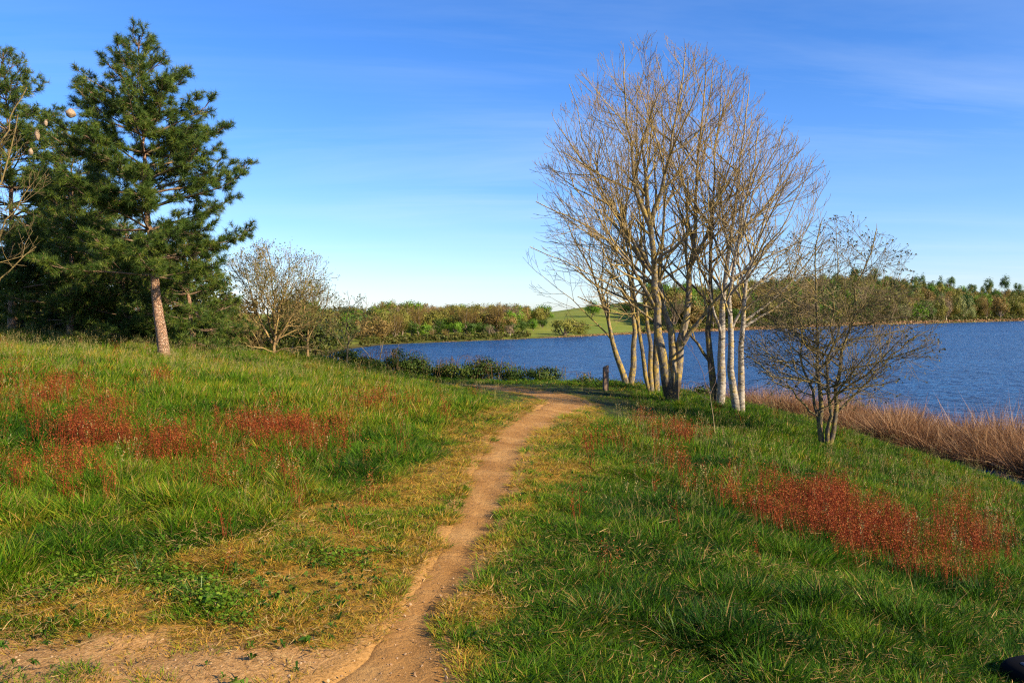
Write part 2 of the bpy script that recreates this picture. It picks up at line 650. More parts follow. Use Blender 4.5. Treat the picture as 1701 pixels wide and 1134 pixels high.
m, t, out = new_mat('meadow_soil')
pos = geo_pos(t)
n1 = noise_tex(t, 9, 5, .65, pos)
n2 = noise_tex(t, 45, 4, .7, pos)
n3 = noise_tex(t, 1.3, 3, .6, pos)
thatch = ramp(t, n2, [(.3, (.010, .014, .003)), (.5, (.026, .034, .006)), (.7, (.055, .050, .012))])
worn_c = ramp(t, n1, [(.3, (.12, .11, .010)), (.45, (.27, .17, .018)), (.6, (.44, .21, .030)), (.75, (.50, .28, .07))])
worn_c = mixrgb(t, mapr(t, n2, .35, .7, 0, .45), worn_c, (.09, .06, .02))
bare_c = ramp(t, n2, [(.3, (.20, .10, .03)), (.5, (.42, .225, .075)), (.7, (.55, .33, .13))])
far_c = ramp(t, noise_tex(t, .06, 6, .65, pos), [(.3, (.115, .16, .016)), (.7, (.23, .235, .032))])
mud = ramp(t, n1, [(.3, (.02, .012, .008)), (.7, (.06, .035, .022))])
c = mixrgb(t, attr(t, 'far'), thatch, far_c)
wf = mth(t, 'MULTIPLY', attr(t, 'worn'), mapr(t, n1, .3, .5))
c = mixrgb(t, wf, c, worn_c)
bf = mapr(t, mth(t, 'ADD', attr(t, 'bare'), mapr(t, n1, 0, 1, -.5, .5)), .35, .65)
c = mixrgb(t, mth(t, 'MULTIPLY', bf, mapr(t, attr(t, 'bare'), 0, .1)), c, bare_c)
pe = mapr(t, mth(t, 'ADD', attr(t, 'pedge'), mapr(t, n1, 0, 1, -.6, .6)), .35, .6)
c = mixrgb(t, mth(t, 'MULTIPLY', pe, mapr(t, attr(t, 'pedge'), 0, .1)), c, ramp(t, n2, [(.3, (.25, .125, .03)), (.7, (.46, .25, .08))]))
c = mixrgb(t, attr(t, 'mud'), c, mud)
surf(t, out, c, rough=.95, spec=.15, bump=n2, bstr=.6, bdist=.02)
M_GROUND = m

ny, nx = GX.shape
ii = (np.arange(ny - 1)[:, None] * nx + np.arange(nx - 1)[None]).ravel()
quads = np.stack([ii, ii + 1, ii + nx + 1, ii + nx], 1)
me = mesh_data('ground', np.stack([GX, GY, GZ], -1).reshape(-1, 3), [quads], M_GROUND,
               {'pedge': (1 - smooth(-.02, .22, PD)).ravel() * (PD.ravel() < 5), 'worn': WORN.ravel(), 'bare': BARE.ravel(), 'far': smooth(34, 60, np.hypot(GX, GY)).ravel(),
                'mud': (1 - smooth(-.2, 1.0, GZ - WATER_Z)).ravel() * (1 - smooth(2, 4, SD).ravel())}, True)
tag(add_obj('ground', me), 'grassy lakeside slope with worn turf and low hills across the water', kind='structure')

# ------------------------------------------------------------------ path sheet
m, t, out = new_mat('path_dirt')
pos = geo_pos(t)
n1 = noise_tex(t, 2.2, 4, .6, pos)
n2 = noise_tex(t, 55, 5, .75, pos)
n3 = noise_tex(t, 230, 3, .7, pos)
c = ramp(t, n1, [(.3, (.29, .135, .032)), (.5, (.42, .215, .062)), (.7, (.53, .30, .10))])
c = mixrgb(t, mapr(t, n2, .35, .72, 0, .5), c, (.25, .125, .045))
c = mixrgb(t, mapr(t, n3, .62, .74, 0, .8), c, (.58, .42, .25))
n5 = noise_tex(t, 11, 3, .6, pos, .6)
hgt = mth(t, 'ADD', mth(t, 'ADD', n2, mth(t, 'MULTIPLY', n3, .5)), mth(t, 'MULTIPLY', n5, 2.2))
surf(t, out, c, rough=.95, spec=.1, bump=hgt, bstr=.8, bdist=.02)
M_PATH = m
acr = np.linspace(-1, 1, 13)
tg = np.gradient(PATH[:, :2], axis=0); tg /= np.linalg.norm(tg, axis=1, keepdims=True)
nrm = np.stack([tg[:, 1], -tg[:, 0]], 1)
arc = np.concatenate([[0], np.cumsum(np.hypot(*np.diff(PATH[:, :2], axis=0).T))])
wl = 1.15 + .45 * (fnoise(arc, 0 * arc, 1.6, 31) - .5) + .5 * (fnoise(arc, 0 * arc, 5, 33) - .5)
wr = 1.15 + .45 * (fnoise(arc, 0 * arc + 9, 1.6, 35) - .5) + .5 * (fnoise(arc, 0 * arc, 5, 37) - .5)
hw = PATH[:, 2:3] * np.where(acr[None] < 0, wl[:, None], wr[:, None])
XY = PATH[:, None, :2] + nrm[:, None] * (acr[None, :, None] * hw[..., None])
pz = z_base(XY[..., 0], XY[..., 1])
prof = -.012 + .0 * acr
edge = np.abs(acr)
pz = pz + np.where(edge > .97, -.05, -.018) - .012 * np.exp(-((acr - .15) / .35) ** 2)[None] + .02 * (fnoise(XY[..., 0], XY[..., 1], 3, 41) - .5)
pn = len(PATH)
ii = (np.arange(pn - 1)[:, None] * 13 + np.arange(12)[None]).ravel()
me = mesh_data('dirt_path', np.concatenate([XY, pz[..., None]], -1).reshape(-1, 3), [np.stack([ii, ii + 1, ii + 14, ii + 13], 1)], M_PATH, None, True)
tag(add_obj('dirt_path', me), 'narrow trodden dirt path winding through the grass', kind='structure')

# ------------------------------------------------------------------ lake
m, t, out = new_mat('lake_water')
pos = geo_pos(t)
mp = nn(t, 'ShaderNodeMapping')
mp.inputs['Scale'].default_value = (0.62, 1.5, 1)
mp.inputs['Rotation'].default_value = (0, 0, math.radians(-12))
lk(t, pos, mp.inputs[0])
w1 = noise_tex(t, 1.1, 4, .62, mp.outputs[0], .6)
w2 = noise_tex(t, 4.5, 3, .6, mp.outputs[0], .4)
w3 = noise_tex(t, .022, 3, .6, mp.outputs[0], .3)
hgt = mth(t, 'ADD', w1, mth(t, 'MULTIPLY', w2, .12))
w0 = noise_tex(t, .42, 3, .6, mp.outputs[0], .6)
hgt = mth(t, 'ADD', hgt, mth(t, 'MULTIPLY', w0, 2.6))
p = surf(t, out, (.006, .03, .11), rough=.27, spec=.24, bump=hgt, bstr=1.0, bdist=3.4)
p.inputs['IOR'].default_value = 1.33
cc = mixrgb(t, mapr(t, w3, .35, .65), (.004, .078, .265), (.012, .115, .345))
lk(t, cc, p.inputs['Base Color'])
M_WATER = m
wx = np.array([-70, 0, 60, 400, 1800.]); wy = np.array([-300, 0, 60, 400, 1150.])
WX, WY = np.meshgrid(wx, wy)
ii = (np.arange(4)[:, None] * 5 + np.arange(4)[None]).ravel()
me = mesh_data('lake_water', np.stack([WX, WY, WX * 0 + WATER_Z], -1).reshape(-1, 3), [np.stack([ii, ii + 1, ii + 6, ii + 5], 1)], M_WATER)
tag(add_obj('water', me), 'rippled deep blue lake water', kind='structure')


# ------------------------------------------------------------------ scatter system
def blades(n, h, w, spread, lean, seg=2, curl=.5, hvar=.4, base_r=.05, toward=None):
    g = Geo()
    for i in range(n):
        a = R.uniform(0, 2 * math.pi); rr = base_r * math.sqrt(R.random())
        p0 = np.array((math.cos(a) * rr, math.sin(a) * rr, -.01))
        L = h * (1 - hvar * R.random())
        ln = lean * R.uniform(.2, 1.0)
        bw = R.uniform(.55, 1.45)
        aa = a + R.uniform(-1.2, 1.2) * spread
        d = np.array((math.cos(aa) * math.sin(ln), math.sin(aa) * math.sin(ln), math.cos(ln)))
        f = R.uniform(0, 2 * math.pi)
        s = np.array((math.cos(f), math.sin(f), 0.0))
        bend = np.array((math.cos(aa), math.sin(aa), -.5)) * curl * R.random()
        V = []; hs_ = []
        for k in range(seg + 1):
            u = k / seg
            p = p0 + d * L * u + bend * L * u * u * .8
            ww = w * bw * (1 - u ** 2) * R.uniform(.8, 1.1)
            if k < seg:
                V += [p - s * ww / 2, p + s * ww / 2]; hs_ += [u, u]
            else:
                V.append(p); hs_.append(u)
        q = [[2 * k, 2 * k + 1, 2 * k + 3, 2 * k + 2] for k in range(seg - 1)]
        tr = [[2 * seg - 2, 2 * seg - 1, 2 * seg]]
        g.V.append(np.array(V)); g.T.append(np.array(tr) + g.n)
        if q: g.Q.append(np.array(q) + g.n)
        g.A.setdefault('rnd', []).append(np.full(len(V), R.random()))
        g.A.setdefault('rnd2', []).append(np.full(len(V), R.random()))
        g.A.setdefault('h', []).append(np.array(hs_))
        g.n += len(V)
    return g


def proto_collection(name, meshes):
    c = bpy.data.collections.new(name)
    for i, me in enumerate(meshes):
        o = bpy.data.objects.new('%s_%03d' % (name, i), me)
        c.objects.link(o)
    return c


def scatter(name, label, P, kind_idx, rot, scl, hue, protos):
    """one stuff object: a point mesh whose points carry rotated, scaled plants"""
    n = len(P)
    me = bpy.data.meshes.new(name)
    me.vertices.add(n)
    me.vertices.foreach_set('co', np.asarray(P, np.float32).ravel())
    me.attributes.new('rot', 'FLOAT_VECTOR', 'POINT').data.foreach_set('vector', np.asarray(rot, np.float32).ravel())
    me.attributes.new('scl', 'FLOAT_VECTOR', 'POINT').data.foreach_set('vector', np.asarray(scl, np.float32).ravel())
    me.attributes.new('hue', 'FLOAT', 'POINT').data.foreach_set('value', np.asarray(hue, np.float32))
    me.attributes.new('kindex', 'INT', 'POINT').data.foreach_set('value', np.asarray(kind_idx, np.int32))
    o = add_obj(name, me)
    gt = bpy.data.node_groups.new(name + '_nodes', 'GeometryNodeTree')
    gt.interface.new_socket('Geometry', in_out='INPUT', socket_type='NodeSocketGeometry')
    gt.interface.new_socket('Geometry', in_out='OUTPUT', socket_type='NodeSocketGeometry')
    gi = gt.nodes.new('NodeGroupInput'); go = gt.nodes.new('NodeGroupOutput')
    ip = gt.nodes.new('GeometryNodeInstanceOnPoints')
    ci = gt.nodes.new('GeometryNodeCollectionInfo')
    ci.inputs['Collection'].default_value = protos
    ci.inputs['Separate Children'].default_value = True
    ci.inputs['Reset Children'].default_value = True

    def na(nm, dt):
        a = gt.nodes.new('GeometryNodeInputNamedAttribute')
        a.data_type = dt
        a.inputs['Name'].default_value = nm
        return a.outputs['Attribute']
    gt.links.new(gi.outputs[0], ip.inputs['Points'])
    gt.links.new(ci.outputs[0], ip.inputs['Instance'])
    ip.inputs['Pick Instance'].default_value = True
    gt.links.new(na('kindex', 'INT'), ip.inputs['Instance Index'])
    gt.links.new(na('rot', 'FLOAT_VECTOR'), ip.inputs['Rotation'])
    gt.links.new(na('scl', 'FLOAT_VECTOR'), ip.inputs['Scale'])
    gt.links.new(ip.outputs[0], go.inputs[0])
    md = o.modifiers.new('plants', 'NODES')
    md.node_group = gt
    tag(o, label, kind='stuff')
    return o


GREEN = [(0.0, (.010, .038, .003)), (.25, (.034, .098, .004)), (.5, (.085, .190, .005)), (.75, (.20, .235, .012)), (1.0, (.46, .25, .035))]
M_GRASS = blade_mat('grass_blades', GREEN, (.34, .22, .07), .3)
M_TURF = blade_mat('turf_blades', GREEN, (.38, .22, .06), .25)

m, t, out = new_mat('sorrel_heads')
c = ramp(t, attr(t, 'rnd'), [(0, (.10, .016, .005)), (.5, (.29, .045, .010)), (1, (.40, .13, .03))])
surf(t, out, c, rough=.7, spec=.2, trans=.25)
M_SORREL = m
m, t, out = new_mat('seed_heads')
c = ramp(t, attr(t, 'rnd'), [(0, (.22, .18, .05)), (1, (.42, .34, .14))])
surf(t, out, c, rough=.7, spec=.2, trans=.25)
M_SEED = m
M_CLOVER = leaf_mat('clover_leaves', [(0, (.05, .11, .006)), (.6, (.11, .20, .012)), (1, (.20, .27, .03))], .3, .7, .2)
m, t, out = new_mat('dry_reeds')
c = ramp(t, attr(t, 'rnd'), [(0, (.08, .034, .012)), (.35, (.22, .10, .036)), (.7, (.38, .19, .078)), (1, (.58, .38, .20))])
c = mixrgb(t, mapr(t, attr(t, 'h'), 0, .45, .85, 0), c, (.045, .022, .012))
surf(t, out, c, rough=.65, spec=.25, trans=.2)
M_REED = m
m, t, out = new_mat('gravel_stone')
c = ramp(t, obj_rand(t), [(0, (.18, .10, .045)), (.5, (.30, .18, .09)), (1, (.42, .29, .17))])
surf(t, out, c, rough=.9, spec=.2)
M_STONE = m

# prototypes: short turf 0-4, mid grass 5-9, tall grass 10-14, far mid 15-17, far tall 18-20
pm = []
for i in range(9): pm.append(blades(40, .065, .0045, 1.0, 1.35, 2, .7, .6, .06).mesh('turf', M_TURF))
for i in range(9): pm.append(blades(36, .15, .0060, 1.0, 1.25, 3, .9, .7, .06).mesh('grass', M_GRASS))
for i in range(9): pm.append(blades(24, .30, .0075, 1.0, .60, 3, .6, .7, .06).mesh('grass', M_GRASS))
for i in range(3): pm.append(blades(30, .17, .015, 1.0, .95, 2, .6, .6, .13).mesh('grass', M_GRASS))
for i in range(3): pm.append(blades(30, .33, .016, 1.0, .6, 2, .5, .6, .15).mesh('grass', M_GRASS))
GRASS_PROTOS = proto_collection('grass_prototypes', pm)

BANDS = [(2.2, 5.2, 900), (5.2, 8, 560), (8, 12, 300), (12, 18, 150), (18, 27, 75), (27, 46, 26)]


def wedge_points(bands, mul=1.0, lo=-.72, hi=.74):
    out_ = []
    for y0, y1, dens in bands:
        side_ = 2.2 if y1 < 20 else 1.0          # a margin beyond the view on both sides
        n = int(((hi - lo) * y1 + 2 * side_) * (y1 - y0) * dens * mul)
        y = NR.uniform(y0, y1, n); x = NR.uniform(lo * y1 - side_, hi * y1 + side_, n)
        ok_ = (x > lo * y - side_) & (x < hi * y + side_)
        x, y = x[ok_], y[ok_]
        out_.append(np.stack([x, y], 1))
    return np.concatenate(out_)


def tilt_rot(n, lean=.12, bias=(0, 0)):
    return np.stack([NR.normal(bias[0], lean, n), NR.normal(bias[1], lean, n), NR.uniform(0, 2 * math.pi, n)], 1)


def in_ell(px, py, e):
    cx, cy, rx, ry, a = e
    c, s = math.cos(math.radians(a)), math.sin(math.radians(a))
    u = ((px - cx) * c + (py - cy) * s) / rx; v = (-(px - cx) * s + (py - cy) * c) / ry
    return np.sqrt(u * u + v * v)


SORREL = [(190, 705, 175, 42, 8, 1.0), (480, 708, 130, 34, 10, .9), (620, 664, 62, 15, 4, .8), (80, 640, 110, 28, 5, .45), (250, 632, 50, 12, 0, .4),
          (330, 760, 240, 30, 8, .30), (100, 760, 120, 50, 0, .35), (720, 680, 70, 20, 10, .25),
          (1365, 835, 130, 42, 18, 1.0), (1480, 880, 150, 38, 14, 1.0), (1190, 790, 85, 26, 18, .55), (1110, 708, 75, 14, 8, .35), (1600, 880, 90, 60, 10, .4),
          (1120, 760, 160, 30, 15, .2), (1560, 915, 90, 30, 10, .5)]

XYp = wedge_points(BANDS)
x, y = XYp[:, 0], XYp[:, 1]
pd, sidep = path_info(x, y)
worn, bare, ppx, ppy = worn_map(x, y, pd, sidep)
sdw = lake_sd(x, y)
z = z_ground(x, y, pd)
patch = fnoise(x, y, 2.6, 51)
fine = fnoise(x, y, 7.0, 57, 2)
big = fnoise(x, y, .8, 53)
keep = (pd > .03 + .16 * (fnoise(x, y, 3.3, 59, 3) - .5) + .05 * (fine - .5)) & ~((y > 16) & (y < 28) & (pd < 1.6) & (NR.random(len(x)) < .6 - .25 * pd)) & (z > WATER_Z + .05)
keep &= NR.random(len(x)) > bare * np.clip(.80 + (patch < .52) * .30, 0, .98)
wkeep = np.where(worn > .5, np.where(patch > .40, .95, .42), 1.0)
keep &= NR.random(len(x)) < wkeep
keep &= NR.random(len(x)) < .30 + 1.45 * fine
# grassy island on the bend is kept by the path mask; sorrel and shade thin nothing
sel = np.nonzero(keep)[0]
x, y, z, pd, sidep, worn, bare, ppx, ppy, patch, big, fine = [a[sel] for a in (x, y, z, pd, sidep, worn, bare, ppx, ppy, patch, big, fine)]
n = len(x)
w_eff = np.maximum(worn, bare)
left = sidep < 0
lush = (1 - w_eff)
# target height in metres
hl = .055 + .145 * smooth(.2, 1.0, lush) * (.6 + .8 * big)
hr = .05 + .105 * smooth(.2, 1.0, lush) * (.35 + 1.3 * patch)
hgt = np.where(left, hl, hr)
hgt = hgt * (1 - .6 * (1 - smooth(.1, 1.3, pd)))
lowz = (y > 15.5) & (y < 28)
hgt = hgt * np.where(lowz, 1 - .85 * (1 - smooth(.5, 3.2, pd)), 1)
tuss = fnoise(x, y, 4.2, 63, 2)
hgt = hgt * (.35 + 1.3 * tuss)
hgt = np.where(y > 23, hgt * .7, hgt)
hgt = np.where(w_eff > .5, .020 + .030 * patch + .035 * (fnoise(x, y, 4.5, 67, 2) * .5 + patch * .5 > .52), hgt)
far_ = y > 11
kidx = np.where(hgt < .085, NR.integers(0, 9, n), np.where(hgt < .2, np.where(far_, NR.integers(27, 30, n), NR.integers(9, 18, n)),
                np.where(far_, NR.integers(30, 33, n), NR.integers(18, 27, n))))
nat = np.where(hgt < .085, .065, np.where(hgt < .2, .16, .32))
s = hgt / nat * NR.uniform(.75, 1.25, n)
wide = np.where(hgt < .085, np.interp(y, [3, 8, 14, 25], [1.1, 1.5, 3.0, 5]), np.interp(y, [3, 10.9, 11, 27, 46], [1.0, 1.4, .9, 1.4, 2.2]))
wide = np.where(lowz & (pd < 3), np.minimum(wide, 1.8), wide)
scl = np.stack([wide, wide, s], 1)
hue = .48 + .45 * (fnoise(x, y, .9, 61) - .5) + .30 * (fine - .5) + NR.normal(0, .11, n)
hue = np.where(left, hue + .05, hue - .03)
wp = fnoise(x, y, 4.5, 67, 2) * .5 + patch * .5
hue = hue + w_eff * np.where(wp > .55, -.02, .50) + (1 - smooth(.1, 1.2, pd)) * .12
hue = hue - .30 * smooth(.56, .72, fnoise(x, y, 1.9, 69)) * (w_eff < .5)
hue = hue - .16 * (~left) * (1 - smooth(5.5, 8.5, y)) * (w_eff < .5) - .03 * left + .05 * left * (y > 9)
hue = np.clip(hue, .02, .98)
rot = tilt_rot(n, .14, (.0, .10))
scatter('grass', 'green meadow grass, tall on the slopes and short beside the path', np.stack([x, y, z], 1), kidx, rot, scl, hue, GRASS_PROTOS)
print('grass instances', n)

# ---- red sorrel
pm = []
for i in range(5):
    g = Geo()
    for k in range(7):
        a = R.uniform(0, 6.28); rr = .07 * math.sqrt(R.random())
        L = R.uniform(.20, .34); ln = R.uniform(0, .25); aa = R.uniform(0, 6.28)
        p0 = np.array((math.cos(a) * rr, math.sin(a) * rr, 0)); d = np.array((math.cos(aa) * math.sin(ln), math.sin(aa) * math.sin(ln), math.cos(ln)))
        p1 = p0 + d * L
        s_ = np.array((math.cos(aa + 1), math.sin(aa + 1), 0)) * .0022
        rv = R.random()
        g.add([p0 - s_, p0 + s_, p1], T=[[0, 1, 2]], rnd=rv * .5)
        m_ = 12
        u = NR.uniform(.45, 1.0, m_)[:, None]
        C = p0 + d * L * u + NR.normal(0, .010, (m_, 3))
        leaf_quads(g, C, rand_unit(m_), NR.uniform(.007, .014, m_), .7, rnd=np.clip(rv + NR.normal(0, .2, m_), 0, 1))
    pm.append(g.mesh('sorrel', M_SORREL))
SORREL_PROTOS = proto_collection('sorrel_prototypes', pm)
XYp = wedge_points([(5, 9, 300), (9, 14, 190), (14, 22, 110)])
x, y = XYp.T
pd, sidep = path_info(x, y)
z = z_ground(x, y, pd)
zpx, zpy = to_px(np.stack([x, y, z + .2], 1))
pr = np.full(len(x), .012)
nz = fnoise(x, y, 2.2, 71)
for e in SORREL:
    pr = np.maximum(pr, e[5] * (1 - smooth(.2, 1.25, in_ell(zpx, zpy, e[:5]) + (nz - .5) * 1.1)))
pr = pr * (.12 + .58 * smooth(.38, .66, fnoise(x, y, 3.5, 73))) * (.35 + .65 * smooth(.38, .55, fnoise(x, y, 1.3, 75)))
k = (NR.random(len(x)) < pr) & (pd > .5)
x, y, z = x[k], y[k], z[k]
n = len(x)
w_ = np.interp(y, [5, 10, 20], [1.0, 1.3, 1.9])
scatter('red_sorrel', 'rusty red flowering sorrel spikes in drifts through the grass', np.stack([x, y, z], 1), NR.integers(0, 5, n), tilt_rot(n, .1),
        np.stack([w_, w_, NR.uniform(.8, 1.25, n) * np.interp(y, [5, 10], [.9, 1.15])], 1), np.zeros(n), SORREL_PROTOS)
print('sorrel', n)

# ---- pale seed heads standing above the grass
pm = []
for i in range(4):
    g = Geo()
    for k in range(5):
        a = R.uniform(0, 6.28); rr = .12 * math.sqrt(R.random()); L = R.uniform(.30, .48); ln = R.uniform(.05, .3); aa = R.uniform(0, 6.28)
        p0 = np.array((math.cos(a) * rr, math.sin(a) * rr, 0)); d = np.array((math.cos(aa) * math.sin(ln), math.sin(aa) * math.sin(ln), math.cos(ln)))
        s_ = np.array((math.cos(aa + 1), math.sin(aa + 1), 0)) * .0016
        g.add([p0 - s_, p0 + s_, p0 + d * L], T=[[0, 1, 2]], rnd=.2)
        C = p0 + d * L * NR.uniform(.82, 1.0, 9)[:, None] + NR.normal(0, .004, (9, 3))
        leaf_quads(g, C, rand_unit(9), .013, .5, rnd=R.random())
    pm.append(g.mesh('seed_stalks', M_SEED))
SEED_PROTOS = proto_collection('seed_prototypes', pm)
XYp = wedge_points([(6, 9, 9), (9, 14, 12), (14, 24, 10)])
x, y = XYp.T
pd, sidep = path_info(x, y); z = z_ground(x, y, pd)
worn, bare, zpx, zpy = worn_map(x, y, pd, sidep)
k = (pd > .9) & (worn < .3) & (z > WATER_Z + .4) & (NR.random(len(x)) < np.where(sidep < 0, np.where(zpy < 640, 1.0, .25), .35))
x, y, z = x[k], y[k], z[k]; n = len(x)
scatter('seeding_grass', 'thin pale grass seed heads above the meadow', np.stack([x, y, z], 1), NR.integers(0, 4, n), tilt_rot(n, .15),
        np.repeat(NR.uniform(.8, 1.15, n)[:, None], 3, 1), np.zeros(n), SEED_PROTOS)

# ---- clover and small broad leaves
pm = []
for i in range(4):
    g = Geo()
    C = np.stack([NR.uniform(-.07, .07, 26), NR.uniform(-.07, .07, 26), NR.uniform(.01, .06, 26)], 1)
    N = unit(NR.normal(0, .35, (26, 3)) + np.array((0, 0, 1.)))
    leaf_quads(g, C, N, NR.uniform(.016, .03, 26), .85, rnd=NR.random(26))
    pm.append(g.mesh('clover', M_CLOVER))
CLOVER_PROTOS = proto_collection('clover_prototypes', pm)
XYp = wedge_points([(3.2, 6.5, 420)])
x, y = XYp.T
pd, sidep = path_info(x, y); z = z_ground(x, y, pd)
zpx, zpy = to_px(np.stack([x, y, z], 1))
pr = np.zeros(len(x)); nz = fnoise(x, y, 3, 81)
for e in [(110, 950, 130, 38, 0, .9), (310, 985, 120, 32, 25, .6), (60, 985, 70, 25, 0, .5), (1150, 1110, 160, 30, 0, .15), (560, 930, 90, 20, 0, .2)]:
    pr = np.maximum(pr, e[5] * (1 - smooth(.5, 1.1, in_ell(zpx, zpy, e[:5]) + (nz - .5) * .8)))
k = (NR.random(len(x)) < pr) & (pd > .1)
x, y, z = x[k], y[k], z[k]; n = len(x)
scatter('clover_patch', 'low clover and small broad leaves in the worn turf', np.stack([x, y, z], 1), NR.integers(0, 4, n), tilt_rot(n, .1),
        np.repeat(NR.uniform(.7, 1.1, n)[:, None], 3, 1), np.zeros(n), CLOVER_PROTOS)

# ---- straw litter lying in the grass, and broad-leaved weeds
m, t, out = new_mat('straw')
surf(t, out, ramp(t, attr(t, 'rnd'), [(0, (.12, .065, .018)), (.5, (.30, .17, .05)), (1, (.46, .31, .12))]), rough=.7, spec=.1, trans=.15)
M_STRAW = m
pm = []
for i in range(6):
    g = Geo()
    for k in range(9):
        p0 = np.array((R.uniform(-.12, .12), R.uniform(-.12, .12), R.uniform(.01, .05)))
        a = R.uniform(0, 6.28); L = R.uniform(.02, .075)
        d = np.array((math.cos(a), math.sin(a), R.uniform(-.1, .35))); sdv = np.array((-math.sin(a), math.cos(a), .3)) * R.uniform(.0008, .0019)
        p1 = p0 + d * L * .55; p2 = p1 + (d + np.array((R.uniform(-.5, .5), R.uniform(-.5, .5), R.uniform(-.4, .2)))) * L * .45
        g.add([p0 - sdv, p0 + sdv, p1 + sdv, p1 - sdv, p2], Q=[[0, 1, 2, 3]], T=[[3, 2, 4]], rnd=R.random())
    pm.append(g.mesh('straw', M_STRAW))
STRAWP = proto_collection('straw_prototypes', pm)
XYp = wedge_points([(2.8, 6, 130), (6, 10, 55), (10, 16, 14)])
x, y = XYp.T
pd, sidep = path_info(x, y); z = z_ground(x, y, pd)
k = (pd > .03) & (z > WATER_Z + .3) & (NR.random(len(x)) < .25 + .75 * fnoise(x, y, 1.7, 83))
x, y, z, sidep, pd = x[k], y[k], z[k], sidep[k], pd[k]; n = len(x)
scatter('straw_litter', 'dead straw stems lying among the living grass', np.stack([x, y, z + np.where(pd > .8, .03, .0)], 1), NR.integers(0, 6, n), tilt_rot(n, .15),
        np.repeat(NR.uniform(.7, 1.3, n)[:, None], 3, 1), np.zeros(n), STRAWP)
M_WEED = leaf_mat('weed_leaves', [(0, (.02, .06, .006)), (.6, (.06, .14, .010)), (1, (.16, .20, .03))], .25, .6, .3)
pm = []
for i in range(6):
    g = Geo()
    nl = R.randint(6, 11); sz_ = R.uniform(.025, .06)
    for k in range(nl):
        a = R.uniform(0, 6.28); el = R.uniform(.15, 1.0); L = sz_ * R.uniform(.6, 1.2); W = L * R.uniform(.22, .36)
        d = np.array((math.cos(a) * math.cos(el), math.sin(a) * math.cos(el), math.sin(el))); sd_ = np.array((-math.sin(a), math.cos(a), 0))
        up_ = np.cross(sd_, d) * -1
        mid = d * L * .5 + np.array((0, 0, .012))
        tip = d * L + np.array((0, 0, -.02 * R.random()))
        g.add([(0, 0, 0), mid * .5 + sd_ * W * .3, mid + sd_ * W * .5, mid, mid - sd_ * W * .5, mid * .5 - sd_ * W * .3, tip],
              T=[[0, 1, 3], [1, 2, 3], [3, 4, 5], [3, 5, 0], [2, 6, 3], [3, 6, 4]], rnd=R.random())
    pm.append(g.mesh('weed', M_WEED))
WEEDP = proto_collection('weed_prototypes', pm)
XYp = wedge_points([(2.9, 5.5, 80), (5.5, 9, 35), (9, 15, 10)])
x, y = XYp.T
pd, sidep = path_info(x, y); z = z_ground(x, y, pd)
k = (pd > .12) & (z > WATER_Z + .4) & (NR.random(len(x)) < smooth(.42, .7, fnoise(x, y, 1.2, 87)))
x, y, z, pd = x[k], y[k], z[k], pd[k]; n = len(x)
scatter('broadleaf_weeds', 'small rosettes of broad-leaved weeds in the grass', np.stack([x, y, z + np.where(pd > .8, .035, .008)], 1), NR.integers(0, 6, n), tilt_rot(n, .2),
        np.repeat(NR.uniform(.6, 1.2, n)[:, None], 3, 1), np.zeros(n), WEEDP)

# ---- gravel on path and bare corner
pm = []
for i in range(5):
    bm_v = []
    me_ = bpy.data.meshes.new('pebble')
    import bmesh
    bm = bmesh.new()
    bmesh.ops.create_icosphere(bm, subdivisions=1, radius=1)
    for v in bm.verts:
        v.co *= R.uniform(.7, 1.15)
        v.co.z *= .6
    bm.to_mesh(me_); bm.free()
    me_.materials.append(M_STONE)
    pm.append(me_)
PEBBLES = proto_collection('pebble_prototypes', pm)
XYp = wedge_points([(2.7, 5, 1300), (5, 8, 300), (8, 16, 60)], 1.0, -.66, .4)
x, y = XYp.T
pd, sidep = path_info(x, y)
worn, bare, zpx, zpy = worn_map(x, y, pd, sidep)
nz = fnoise(x, y, 1.5, 91)
k = ((pd < .02) & (NR.random(len(x)) < np.where(y < 4.6, .5, .22) * (nz > .35))) | ((bare > .4) & (NR.random(len(x)) < .85)) | ((pd < .12) & (NR.random(len(x)) < .3)) | ((worn > .6) & (NR.random(len(x)) < .03))
x, y, pd = x[k], y[k], pd[k]; z = z_ground(x, y, pd) + np.where(pd < 0, .026, .0); n = len(x)
sz = .0018 + .010 * NR.random(n) ** 7
scatter('gravel', 'small loose stones on the path and bare ground', np.stack([x, y, z], 1), NR.integers(0, 5, n), NR.uniform(0, 6, (n, 3)),
        np.stack([sz, sz * NR.uniform(.7, 1.2, n), sz * .8], 1), np.zeros(n), PEBBLES)

# ---- dry reeds along the near shore
pm = []
for i in range(6):
    g = blades(60, 1.75, .020, 1.0, .8, 4, 1.1, .75, .28)
    pm.append(g.mesh('reed_clump', M_REED))
for i in range(3):
    g = blades(60, .9, .016, 1.0, 1.2, 3, .9, .5, .35)
    pm.append(g.mesh('reed_litter', M_REED))
REEDS = proto_collection('reed_prototypes', pm)
pts = []
tries = 0
N0 = 60000
x = NR.uniform(8, 27, N0); y = NR.uniform(20, 66, N0)
sdn = lake_sd(x, y)
w0 = np.interp(y, [20, 27, 33, 37, 44], [2.9, 2.4, 1.0, -.4, -.9])      # open muddy strip between turf and reeds
w1 = np.interp(y, [20, 27, 33, 40, 46, 50, 66], [7.0, 6.4, 5.4, 3.8, 2.8, 2.2, 2.0])
nz = fnoise(x, y, .5, 95)
ok = (-sdn > w0 + nz * 1.0 - .5) & (-sdn < w1 + nz * 1.6 - .8) & (NR.random(N0) < .33)
x, y = x[ok], y[ok]; n = len(x)
z = np.maximum(z_base(x, y), WATER_Z - .25)
